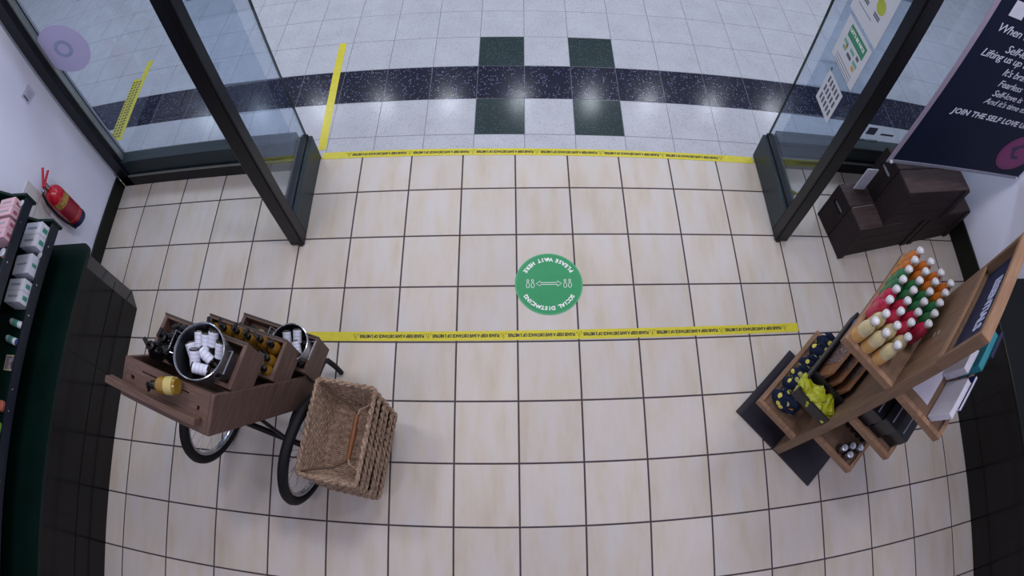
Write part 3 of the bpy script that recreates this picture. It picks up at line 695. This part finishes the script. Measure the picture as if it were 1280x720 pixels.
for i in range(len(rp)):
    p, q = Vector(rp[i]), Vector(rp[(i+1) % len(rp)])
    for k in range(3): dense.append(p.lerp(q, k/3))
for ph in (0, PI):
    pts = []
    for i, p in enumerate(dense):
        nrm = Vector((p.x, p.y, 0)).normalized(); a = i*2*PI/9.0*1.0 + ph
        pts.append(p + nrm*0.006*math.cos(a) + Vector((0, 0, 0.006*math.sin(a))))
    rm.tube(pts, 0.0075, 5, True)
RME = rm.done('braided_rim', M_WICKER, None, True); RDATA = RME.data; D.objects.remove(RME)
M_GRIP = wood('7a4a2c', '5a3218', 1, 0.4)
NB = 6
ordn = ['bottom basket of the wicker stack on the floor', 'second wicker basket from the bottom of the stack', 'third wicker basket from the bottom of the stack', 'fourth wicker basket from the bottom of the stack', 'wicker basket just below the top of the stack', 'top wicker basket of the stack with wooden handle bar inside']
for i in range(NB):
    f = i/(NB-1); z = 0.0 + 0.080*i
    bx = -0.775 - 0.012*f; by = -1.640 + 0.012*f
    k = thing('wicker_basket', ordn[i], 'basket', (bx, by, z), math.radians(-8.8 + random.uniform(-1.5, 1.5)*(i < NB-1)), 'nested wicker baskets')
    ob('woven_wall', WDATA, k); ob('woven_base', FDATA, k); ob('braided_rim', RDATA, k)
    if i == NB-1:
        hd = MB().tube([(0.062, -0.105, 0.14), (0.064, 0.0, 0.145), (0.062, 0.105, 0.14)], 0.012, 10, rads=[0.010, 0.0135, 0.010]).done('wooden_handle', M_GRIP, k, True)
        for s in (-1, 1):
            MB().tube([(0.062, s*0.095, 0.14), (0.075, s*0.125, 0.155), (0.115, s*0.14, 0.185), (0.130, s*0.15, 0.20)], 0.005, 6).done('handle_rope', M_WICKER, hd, True)
            MB().tube([(-0.128, s*0.208, 0.20), (-0.08, s*0.18, 0.165), (0.0, s*0.15, 0.13), (0.058, s*0.11, 0.14)], 0.0055, 6).done('handle_rope', plain('4a3526', 0.7), hd, True)

# ------------------------------------------------------------------ right counter
rc = thing('display_counter', 'glossy black counter with dark top behind the drinks stand', 'counter', (3.05, -2.6, 0))
MB().box(-0.205, 0.198, -1.7, 1.66, 0, 0.575, bev=0.004).done('body', M_GLOSSBLACK, rc)
MB().box(-0.215, 0.198, -1.7, 1.67, 0.575, 0.60, bev=0.004).done('worktop', plain('040807', 0.35, var=0.2, scale=4, spec=0.3), rc)
for y in (-1.6, -2.5): MB().box(-0.2075, -0.204, y+2.6-0.002, y+2.6+0.002, 0.02, 0.57).done('panel_joint', M_BLACK, rc)

# ------------------------------------------------------------------ three dark wooden crates, a card and the hanging banner
def fruit_crate(label, x, y, z, rz, L, W, H, upside=True):
    c = thing('fruit_crate', label, 'crate', (x, y, z), rz, 'dark fruit crates by the window')   # origin at front-left bottom corner
    t = 0.014; n = 3
    for k in range(n):      # long side boards
        z0 = H*k/n + 0.002; z1 = H*(k+1)/n - 0.002
        for y0 in (0.0, W-t): MB().box(0.018, L-0.018, y0, y0+t, z0, z1, bev=0.0015).done('side_board', M_CRATE, c)
    for x0 in (0.0, L-0.018):      # end boards, two each, with a hand slot in the upper one
        MB().box(x0, x0+0.018, 0.0, W*0.5-0.002, 0.0, H, bev=0.0015).done('end_board', M_CRATE, c)
        e = MB(); y0, y1 = W*0.5+0.002, W
        e.box(x0, x0+0.018, y0, y1, 0, H*0.62); e.box(x0, x0+0.018, y0, y1, H*0.74, H)
        e.box(x0, x0+0.018, y0, y0+0.03, H*0.62, H*0.74); e.box(x0, x0+0.018, y1-0.03, y1, H*0.62, H*0.74)
        e.done('end_board', M_CRATE, c)
    MB().box(0.03, L-0.03, 0.03, W-0.02, 0.02, H-0.012).done('added_pale_fill', plain('c9c6cc', 0.6), c)  # added pale block, stands in for brightness seen through slots and top gap
    for (x0, y0) in [(-0.004, -0.012), (L-0.046, -0.012), (-0.004, W-0.004), (L-0.046, W-0.004)]:
        MB().box(x0, x0+0.05, y0, y0+0.016, -0.0, H+0.004, bev=0.003).done('corner_batten', M_CRATE, c)
    for k in range(2):      # boards closing the top face
        MB().box(0.0, L, W*0.5*k+(0.006 if k else 0), W*0.5*(k+1)-(0.006 if not k else 0), H, H+0.013, bev=0.002).done('top_board', wood('4a3b3a', '2f2425', 0, 0.6), c)
    return c
rz = math.radians(10.5)
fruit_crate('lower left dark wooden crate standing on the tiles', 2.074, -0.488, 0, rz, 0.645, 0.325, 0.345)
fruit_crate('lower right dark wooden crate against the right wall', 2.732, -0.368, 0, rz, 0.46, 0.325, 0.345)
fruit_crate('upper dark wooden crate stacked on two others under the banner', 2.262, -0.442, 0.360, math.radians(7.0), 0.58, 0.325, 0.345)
wc = MB().box(0, 0.088, 0, 0.008, 0, 0.215, bev=0.001).done('white_card', plain('c9cbdc', 0.5))
wc.matrix_world = T(2.112, -0.190, 0.3585) @ RZ(0.02)
tag(wc, 'blank white card standing on the lower left crate', 'card')

bn = thing('hanging_banner', 'tall navy hanging banner with white lettering above the crates', 'banner', mat4=T(0, -0.36, 0) @ RX(PI/2))
# local x = world x, local y = world z, local z toward the shop
def bplate(x0, x1, y0, y1, z0, z1, sag=0.012, n=10):
    vs, fs = [], []
    for i in range(n+1):
        x = x0 + (x1-x0)*i/n; o = -sag*math.sin(PI*i/n)
        vs += [(x, y0, z0+o), (x, y1, z0+o), (x, y0, z1+o), (x, y1, z1+o)]
    for i in range(n):
        a, c = 4*i, 4*i+4
        fs += [(a, c, c+1, a+1), (a+2, a+3, c+3, c+2), (a, a+2, c+2, c), (a+1, c+1, c+3, a+3)]
    fs += [(0, 1, 3, 2), (4*n, 4*n+2, 4*n+3, 4*n+1)]
    return MB().faces(vs, fs)
M_BNAVY = plain('0d1730', 0.55, var=0.06, scale=3, spec=0.15)
bplate(2.035, 3.205, 0.905, 3.0, -0.002, 0.0, 0.0).done('fabric', M_BNAVY, bn)
MB().box(2.005, 2.037, 0.90, 3.0, -0.003, 0.001).done('side_hem', plain('9a8fa6', 0.4), bn)
MB().box(2.005, 3.215, 0.880, 0.908, -0.006, 0.004, bev=0.002).done('bottom_bar', plain('8b8fa3', 0.35, 0.3), bn)
for x in (2.03, 3.19): MB().lathe([(0.010, 0), (0.010, 0.012), (0.006, 0.014)], 10, T(x, 0.897, 0.004)).done('end_clip', plain('d2d4de', 0.3), bn, True)
LET = plain('d3d6e8', 0.5)
for body, x, z, s in [('When we', 2.115, 1.945, 0.078), ('Self-lo', 2.262, 1.835, 0.078), ('Lifting us up to', 2.115, 1.775, 0.074), ("It's brav", 2.350, 1.69, 0.074), ('Fearless', 2.375, 1.61, 0.070), ('Self-love is', 2.385, 1.535, 0.068), ("And it's time to", 2.365, 1.47, 0.066)]:
    text('lettering', body, s, LET, bn, T(x, z, 0.0006), shear=0.25, width=0.92)
text('lettering', 'JOIN THE SELF LOVE UP', 0.060, LET, bn, T(2.195, 1.352, 0.0006), shear=0.15, width=1.05, bold=0.0016)
disc(MB(), 0.170, 0, 0.0012, 44).done('printed_disc', plain('7d1d63', 0.45, var=0.05), bn).matrix_basis = T(2.985, 1.130, 0)
ringmesh(0.150, 0.158, 0, 0.0016, 44).done('printed_ring', plain('5c1c52', 0.5), bn).matrix_basis = T(2.985, 1.130, 0)
ringmesh(0.045, 0.075, 0, 0.0016, 24, 0.4, 5.2).done('emblem', plain('2c1a40', 0.5), bn).matrix_basis = T(2.995, 1.145, 0)
MB().prism([(-0.075, 0.012), (-0.02, 0.05), (-0.03, -0.03)], 0.0012, 0.0017).done('emblem', plain('2c1a40', 0.5), bn).matrix_basis = T(2.96, 1.155, 0)
MB().box(2.135, 2.235, 2.05, 2.15, 0.0, 0.001).done('printed_square', LET, bn)
sc = thing('yellow_scrap', 'small curled yellow scrap with dark spot inside the right door', 'scrap', (1.845, -0.03, 0.0))
rb = []
for k in range(15):
    a = k*0.55; rr = 0.012 + 0.0022*k; rb += [(rr*math.cos(a), rr*math.sin(a), 0.001), (rr*1.1*math.cos(a+0.1), rr*1.1*math.sin(a+0.1), 0.030 - 0.001*k), (rr*0.97*math.cos(a), rr*0.97*math.sin(a), 0.001), (rr*1.07*math.cos(a+0.1), rr*1.07*math.sin(a+0.1), 0.030 - 0.001*k)]
MB().faces(rb, [f for k in range(14) for f in ((4*k, 4*k+4, 4*k+5, 4*k+1), (4*k+2, 4*k+3, 4*k+7, 4*k+6), (4*k+1, 4*k+5, 4*k+7, 4*k+3))]).done('curled_strip', plain('b5a52a', 0.5), sc, True)
MB().lathe([(0.010, 0.0), (0.009, 0.014), (0.003, 0.018)], 10).done('dark_core', M_BLACK, sc, True)

# ------------------------------------------------------------------ drinks stand
ang = math.radians(40.6)
ds2 = thing('product_stand', 'plywood display stand with shelves either side of an upright board', 'display stand', (1.382, -1.6675, 0), ang)
SM = ds2.matrix_world.copy()
MB().box(0.0, 0.515, -0.305, 0.305, 0, 0.016, bev=0.002).done('base_plate', plain('1c1724', 0.45, var=0.1), ds2)
SL = 0.56
MB().box(0.0, SL, -0.045, 0.0, 0.016, 1.50, bev=0.002).done('spine_board', M_PLY, ds2)
for x in (0.0, SL-0.022): MB().box(x, x+0.022, -0.045, 0.0, 1.50, 1.745, bev=0.002).done('sign_frame', M_PLY, ds2)
MB().box(0, SL, -0.045, 0.0, 1.745, 1.767, bev=0.002).done('sign_frame', M_PLYEDGE, ds2)
MB().box(0.022, SL-0.022, -0.008, 0.0, 1.50, 1.520).done('sign_frame', M_PLYEDGE, ds2)
MB().box(0.022, SL-0.022, -0.042, -0.036, 1.50, 1.745).done('sign_panel', plain('18203f', 0.5, var=0.08), ds2)
text('lettering', 'ESSENTIALS', 0.066, plain('b9bfe0', 0.5), ds2, T(0.285, -0.0355, 1.60) @ Matrix(((-1, 0, 0, 0), (0, 0, 1, 0), (0, 1, 0, 0), (0, 0, 0, 1))), width=0.86, bold=0.0025, align='CENTER')
for z in (1.33, 1.36): MB().box(0.22, 0.245, 0.0, 0.004, z, z+0.006).done('bracket', M_ALU, ds2)
def tray(z, side, depth, black=False, up=0.012, down=0.034, t=0.022):
    y0 = 0.0 if side > 0 else -0.045; y1 = y0 + side*depth
    m1 = plain('17131b', 0.5) if black else M_PLYX
    m2 = plain('17131b', 0.5) if black else M_PLYEDGE
    a, c = min(y0, y1), max(y0, y1)
    MB().box(t, SL-t, a, c, z-0.012, z).done('shelf_board', m1, ds2)
    MB().box(0.0, t, a, c, z-down, z+up, bev=0.002).done('shelf_lip', m2, ds2)
    MB().box(SL-t, SL, a, c, z-down, z+up, bev=0.002).done('shelf_lip', m2, ds2)
    ys = sorted((y1, y1 - side*t)); MB().box(t, SL-t, ys[0], ys[1], z-down, z+up, bev=0.002).done('shelf_lip', m2, ds2)
tray(0.288, 1, 0.280); tray(0.600, 1, 0.215, True, 0.07, 0.012, 0.012); tray(1.198, 1, 0.276)
tray(0.478, -1, 0.258); tray(0.830, -1, 0.258); tray(1.210, -1, 0.258)
MB().box(0.115, 0.127, 0.004, 0.2, 0.600, 0.69).done('divider', plain('17131b', 0.5), ds2)

# juice bottles: 8 rows of 4 columns, near to far
def juice():
    p = thing('juice_bottle', 'x', 'bottle', group='juice bottles in the top tray')
    MB().lathe([(0.025, 0), (0.029, 0.004), (0.029, 0.092), (0.0275, 0.106), (0.021, 0.124), (0.014, 0.136), (0.013, 0.148)], 20).done('body', M_WHITE, p, True)
    MB().lathe([(0.0294, 0.014), (0.0294, 0.066)], 20, None, False, False).done('paper_label', M_WHITE, p, True)
    cp = MB().lathe([(0.0150, 0.146), (0.0160, 0.148), (0.0160, 0.160), (0.0145, 0.163)], 18).done('cap', plain('d6d8e0', 0.35, 0.2), p, True)
    ringmesh(0.0095, 0.0115, 0, 0.1636, 16).done('cap_ring', plain('7d808c', 0.4), cp)
    MB().lathe([(0.0136, 0.138), (0.0150, 0.140), (0.0136, 0.142)], 16).done('neck_band', plain('8d909c', 0.3, 0.5), p, True)
    return p
J0 = juice()
KIND = [('cream', 'c2b48c', 'c69a5e'), ('cream', 'c2b48c', 'c69a5e'), ('red', 'b02848', 'b83a5e'), ('red', 'b02848', 'b83a5e'), ('green', '2f6a45', '3f7a55'), ('green', '2f6a45', '3f7a55'), ('orange', 'b86a2a', 'b5782e'), ('orange', 'b86a2a', 'b5782e')]
ROWN = ['front', 'second']; COLN = ['outermost in its row', 'second from the outer edge', 'third from the outer edge', 'nearest the upright board']
used = False
for c in range(4):
    n0 = (0.243, 0.180, 0.117, 0.054)[c]
    for r in range(8):
        if c == 3 and r in (0, 1, 2): continue
        kind, bc, lc2 = KIND[r]
        x = 0.046 + 0.0625*r; y = n0 - (0.018 if r == 1 else 0) + random.uniform(-0.002, 0.002)
        lab_ = '%s juice bottle in the %s %s row, %s' % (kind, ROWN[r % 2], kind, COLN[c])
        M4 = SM @ T(x, y, 1.1985) @ RZ(random.uniform(0, 6))
        mats = {'body': liquid(bc), 'paper_label': plain(lc2, 0.5, var=0.1, scale=60)}
        if not used:
            J0.matrix_world = M4; J0['label'] = lab_; used = True
            for ch in J0.children:
                kx = ch.name.split('.')[0]
                if kx in mats: ch.data.materials[0] = mats[kx]
        else: dup(J0, M4, lab_, mats)

# lemon-print knotted cloth bundles along the lowest left shelf
M_LEMON = spotted('lemon_print_cloth', '16203a', 'b9b87a', 'd2c860', 26, 0.36)
def bundle_mesh():
    t = bmesh.new(); bmesh.ops.create_uvsphere(t, u_segments=24, v_segments=14, radius=1.0)
    for v in t.verts:
        a = math.atan2(v.co.y, v.co.x); f = 1 + 0.07*math.sin(5*a + 1.3*v.co.z*3) * (1-abs(v.co.z)*0.5)
        z = v.co.z
        v.co.x *= 0.0405*f; v.co.y *= 0.085*f
        v.co.z = 0.062 + z*0.060 + (0.02*max(0, z)**3)
        v.co.z = max(v.co.z, 0.0)
    me = D.meshes.new('cloth_body'); t.to_mesh(me); t.free(); me.polygons.foreach_set('use_smooth', [True]*len(me.polygons)); me.materials.append(M_LEMON); return me
BUN = bundle_mesh()
def ear(sgn):
    b = MB(); b.tube([(0, 0, 0.115), (0.008*sgn, 0.02*sgn, 0.132), (0.012*sgn, 0.05*sgn, 0.138), (0.01*sgn, 0.075*sgn, 0.122)], 0.01, 8, rads=[0.010, 0.017, 0.015, 0.003]); return b
E1 = ear(1).done('knot_ear', M_LEMON, None, True); E1d = E1.data; D.objects.remove(E1)
E3_ = ear(-1).done('knot_ear', M_LEMON, None, True); E2d = E3_.data; D.objects.remove(E3_)
kn = MB().lathe([(0.004, 0.10), (0.019, 0.108), (0.019, 0.120), (0.004, 0.130)], 12).done('knot', M_LEMON, None, True); KD = kn.data; D.objects.remove(kn)
BN = ['nearest the camera', 'second from the camera', 'third from the camera', 'fourth from the camera', 'fifth from the camera', 'farthest from the camera']
for i, x in enumerate([0.075, 0.165, 0.25, 0.335, 0.42, 0.50]):
    k = thing('cloth_bundle', 'navy lemon-print cloth bundle on the lowest shelf, ' + BN[i], 'gift wrap', group='lemon-print cloth bundles', mat4=SM @ T(x, 0.175, 0.289) @ RZ(random.uniform(-0.3, 0.3)))
    ob('cloth_body', BUN, k); ob('knot', KD, k); ob('knot_ear', E1d, k); ob('knot_ear', E2d, k)
bt = thing('gift_tag', 'small orange paper tag on the nearest cloth bundle', 'tag', mat4=SM @ T(0.045, 0.125, 0.40) @ RX(-0.5) @ RY(0.3))
MB().prism([(0, 0), (0.055, 0), (0.068, 0.02), (0.055, 0.042), (0, 0.042)], 0, 0.0015).done('card', plain('b8843a', 0.5), bt)
MB().lathe([(0.003, 0), (0.003, 0.002)], 8, T(0.058, 0.02, 0)).done('eyelet', M_ALU, bt)
for i, (x, y, col) in enumerate([(0.52, 0.055, '2a5a9a'), (0.47, 0.06, '8a2a3a')]):
    jar(['small blue jar at the far end of the lowest shelf', 'small red jar at the far end of the lowest shelf'][i], *(SM @ Vector((x, y, 0.289))), 0.03, 0.07, col, col)

# lime sachets heaped in the near black box, brown envelopes in the next
def sachet(label, M4, seed):
    random.seed(seed); t = bmesh.new(); n = 7
    g = [[t.verts.new(((i/(n-1)-0.5)*0.075, (j/(n-1)-0.5)*0.10, 0.0)) for j in range(n)] for i in range(n)]
    for i in range(n):
        for j in range(n):
            v = g[i][j]; e = min(i, j, n-1-i, n-1-j)
            v.co.z = (0.004 + 0.006*min(e, 2)) * (1 if e else 0.2) + random.uniform(-0.006, 0.006)
            v.co.x += random.uniform(-0.003, 0.003); v.co.y += random.uniform(-0.003, 0.003)
    for i in range(n-1):
        for j in range(n-1): t.faces.new((g[i][j], g[i+1][j], g[i+1][j+1], g[i][j+1]))
    ret = bmesh.ops.extrude_face_region(t, geom=list(t.faces)); 
    for v in [x for x in ret['geom'] if isinstance(x, bmesh.types.BMVert)]: v.co.z -= 0.012
    bmesh.ops.recalc_face_normals(t, faces=t.faces)
    me = D.meshes.new('sachet'); t.to_mesh(me); t.free(); me.materials.append(plain('a3a81e', 0.35, var=0.18, scale=40))
    o = ob('sachet', me); o.matrix_world = M4; return tag(o, label, 'sachet', 'lime sachets in the near black box')
spos = [(0.05, 0.17), (0.055, 0.12), (0.06, 0.07), (0.05, 0.04), (0.06, 0.15), (0.055, 0.095), (0.065, 0.055), (0.06, 0.185), (0.05, 0.13)]
snm = ['at the outer end', 'in the middle', 'near the upright board', 'right against the upright board', 'leaning at the outer half', 'lying on top in the middle', 'lying on top near the board', 'topmost at the outer end', 'topmost of the heap']
for i, (x, y) in enumerate(spos):
    sachet('crumpled lime yellow sachet in the near black box, ' + snm[i], SM @ T(x, y, 0.615 + 0.006*i) @ RZ(i*0.9) @ RX(0.35*math.sin(i*2.1)) @ RY(0.3*math.cos(i*1.7)), 100+i)
random.seed(11)
for i, y in enumerate((0.165, 0.11, 0.055)):
    en = thing('brown_envelope', ['outermost brown paper bag standing in the black box', 'middle brown paper bag standing in the black box', 'brown paper bag nearest the upright board in the black box'][i], 'paper bag', group='brown paper bags', mat4=SM @ T(0.27, y, 0.602) @ RX(0.16))
    vs = [(-0.13, -0.018, 0), (0.15, -0.018, 0), (0.15, 0.018, 0), (-0.13, 0.018, 0), (-0.13, 0.0, 0.16), (0.15, 0.0, 0.20), (0.15, 0.004, 0.20), (-0.13, 0.004, 0.16)]
    MB().faces(vs, [(0, 3, 2, 1), (0, 1, 5, 4), (2, 3, 7, 6), (1, 2, 6, 5), (3, 0, 4, 7), (4, 5, 6, 7)]).done('bag', wood('8a6144', '6d4a33', 0, 0.7), en)
    MB().faces([(-0.05, 0.021, 0.02), (0.12, 0.021, 0.02), (0.12, 0.0062, 0.17), (-0.05, 0.0062, 0.15)], [(0, 1, 2, 3)]).done('print_panel', spotted('bag_print', '6d5a55', '3a3238', '8a7a80', 60, 0.4), en)
for i, (x, y) in enumerate([(0.46, 0.12), (0.50, 0.17)]):
    jar(['blue jar behind the brown paper bags', 'dark blue jar at the outer corner behind the brown paper bags'][i], *(SM @ Vector((x, y, 0.602))), 0.035, 0.10, '1f4a8a', '2a3a6a')

# right-hand shelves: small bottles, black gift boxes, leaflets
def mini(label, x, y, z, r, h, col='131318', capc='b9bcc8', grp=None):
    p = thing('mini_bottle', label, 'bottle', group=grp, mat4=SM @ T(x, y, z))
    MB().lathe([(r*0.9, 0), (r, 0.003), (r, h*0.7), (r*0.7, h*0.8)], 14).done('body', liquid(col), p, True)
    MB().lathe([(r*0.7, h*0.8), (r*0.75, h*0.82), (r*0.75, h*0.97), (r*0.6, h)], 12).done('cap', plain(capc, 0.3, 0.6), p, True)
    return p
on5 = ['nearest the upright board', 'second from the upright board', 'third from the upright board', 'fourth from the upright board', 'outermost of the row']
for i in range(5): mini('silver-capped mini bottle on the lowest right shelf, ' + on5[i], 0.175, -0.105 - 0.037*i, 0.479, 0.0165, 0.065, grp='row of silver-capped mini bottles')
for i, (x, y, nm) in enumerate([(0.045, -0.185, 'nearest the board'), (0.042, -0.232, 'nearest the outer lip'), (0.085, -0.215, 'behind the others'), (0.11, -0.255, 'at the back by the outer lip')]):
    mini('squat black bottle clustered on the lowest right shelf, ' + nm, x, y, 0.479, 0.023, 0.062, '14161f', 'c9cbd6', 'cluster of squat black bottles')
def giftbox(label, x0, x1, y0, y1, z0, z1, rzz=0.0, trim=None):
    g = thing('gift_box', label, 'box', group='black gift boxes', mat4=SM @ T((x0+x1)/2, (y0+y1)/2, z0) @ RZ(rzz))
    w, d, h = (x1-x0)/2, (y1-y0)/2, z1-z0
    MB().box(-w, w, -d, d, 0, h*0.72, bev=0.003).done('box_base', plain('17171d', 0.3), g)
    MB().box(-w-0.003, w+0.003, -d-0.003, d+0.003, h*0.5, h, bev=0.003).done('box_lid', plain('1b1a22', 0.3), g)
    MB().box(-w*0.9, w*0.9, -0.003, 0.003, h, h+0.0008).done('ribbon', plain('8d8fa0', 0.35), g)
    if trim: MB().box(-w*0.8, w*0.8, -d-0.0038, -d-0.003, h*0.55, h*0.95).done('printed_band', plain(trim, 0.4), g)
    return g
giftbox('black gift box next to the upright board on the middle right shelf', 0.03, 0.27, -0.125, -0.052, 0.831, 0.965)
giftbox('tall black gift box in the centre of the middle right shelf', 0.035, 0.29, -0.205, -0.130, 0.831, 0.985)
giftbox('black gift box with purple band at the outer edge of the middle right shelf', 0.05, 0.30, -0.283, -0.212, 0.831, 0.965, 0.0, '4a2450')
def sheets(name, label, cat, x0, x1, y0, y1, z0, h, col, tilt, edge=None):
    g = thing(name, label, cat, mat4=SM @ T(x0, y0, z0) @ RX(tilt)); t = y1-y0
    MB().box(0, x1-x0, 0, t, 0, h, bev=0.001).done('pages', plain(edge or 'c4c4d2', 0.6), g)
    for yy in (-0.0012, t): MB().box(-0.001, x1-x0+0.001, yy, yy+0.0012, 0, h+0.002).done('cover', plain(col, 0.4), g)
    return g
lf = MB().box(0, 0.26, 0, 0.10, 0, 0.002).done('paper_sheet', plain('b5b4c8', 0.6)); lf.matrix_world = SM @ T(0.07, -0.175, 1.211)
tag(lf, 'pale blank sheet lying on the top right shelf', 'paper')
sheets('leaflet_stack', 'thick white leaflet stack leaning at the near end of top right shelf', 'leaflets', 0.03, 0.22, -0.225, -0.200, 1.212, 0.12, 'c9c9d8', 0.25)
sheets('leaflet_stack', 'white leaflets standing behind the thick stack on the top right shelf', 'leaflets', 0.23, 0.36, -0.195, -0.165, 1.212, 0.13, 'd2d2de', 0.15)
sheets('booklet', 'navy booklet standing against the white leaflets', 'booklet', 0.09, 0.27, -0.252, -0.240, 1.212, 0.115, '1b1f5a', 0.2)
sheets('booklet', 'teal booklet standing upright at the far end of top right shelf', 'booklet', 0.29, 0.50, -0.245, -0.215, 1.212, 0.14, '1f7a8a', 0.15, '2a8494')
sheets('booklet', 'dark blue booklet beside the teal one at the far end', 'booklet', 0.38, 0.53, -0.272, -0.255, 1.212, 0.145, '1a1d42', 0.1, '23264a')
bpy.context.view_layer.update()
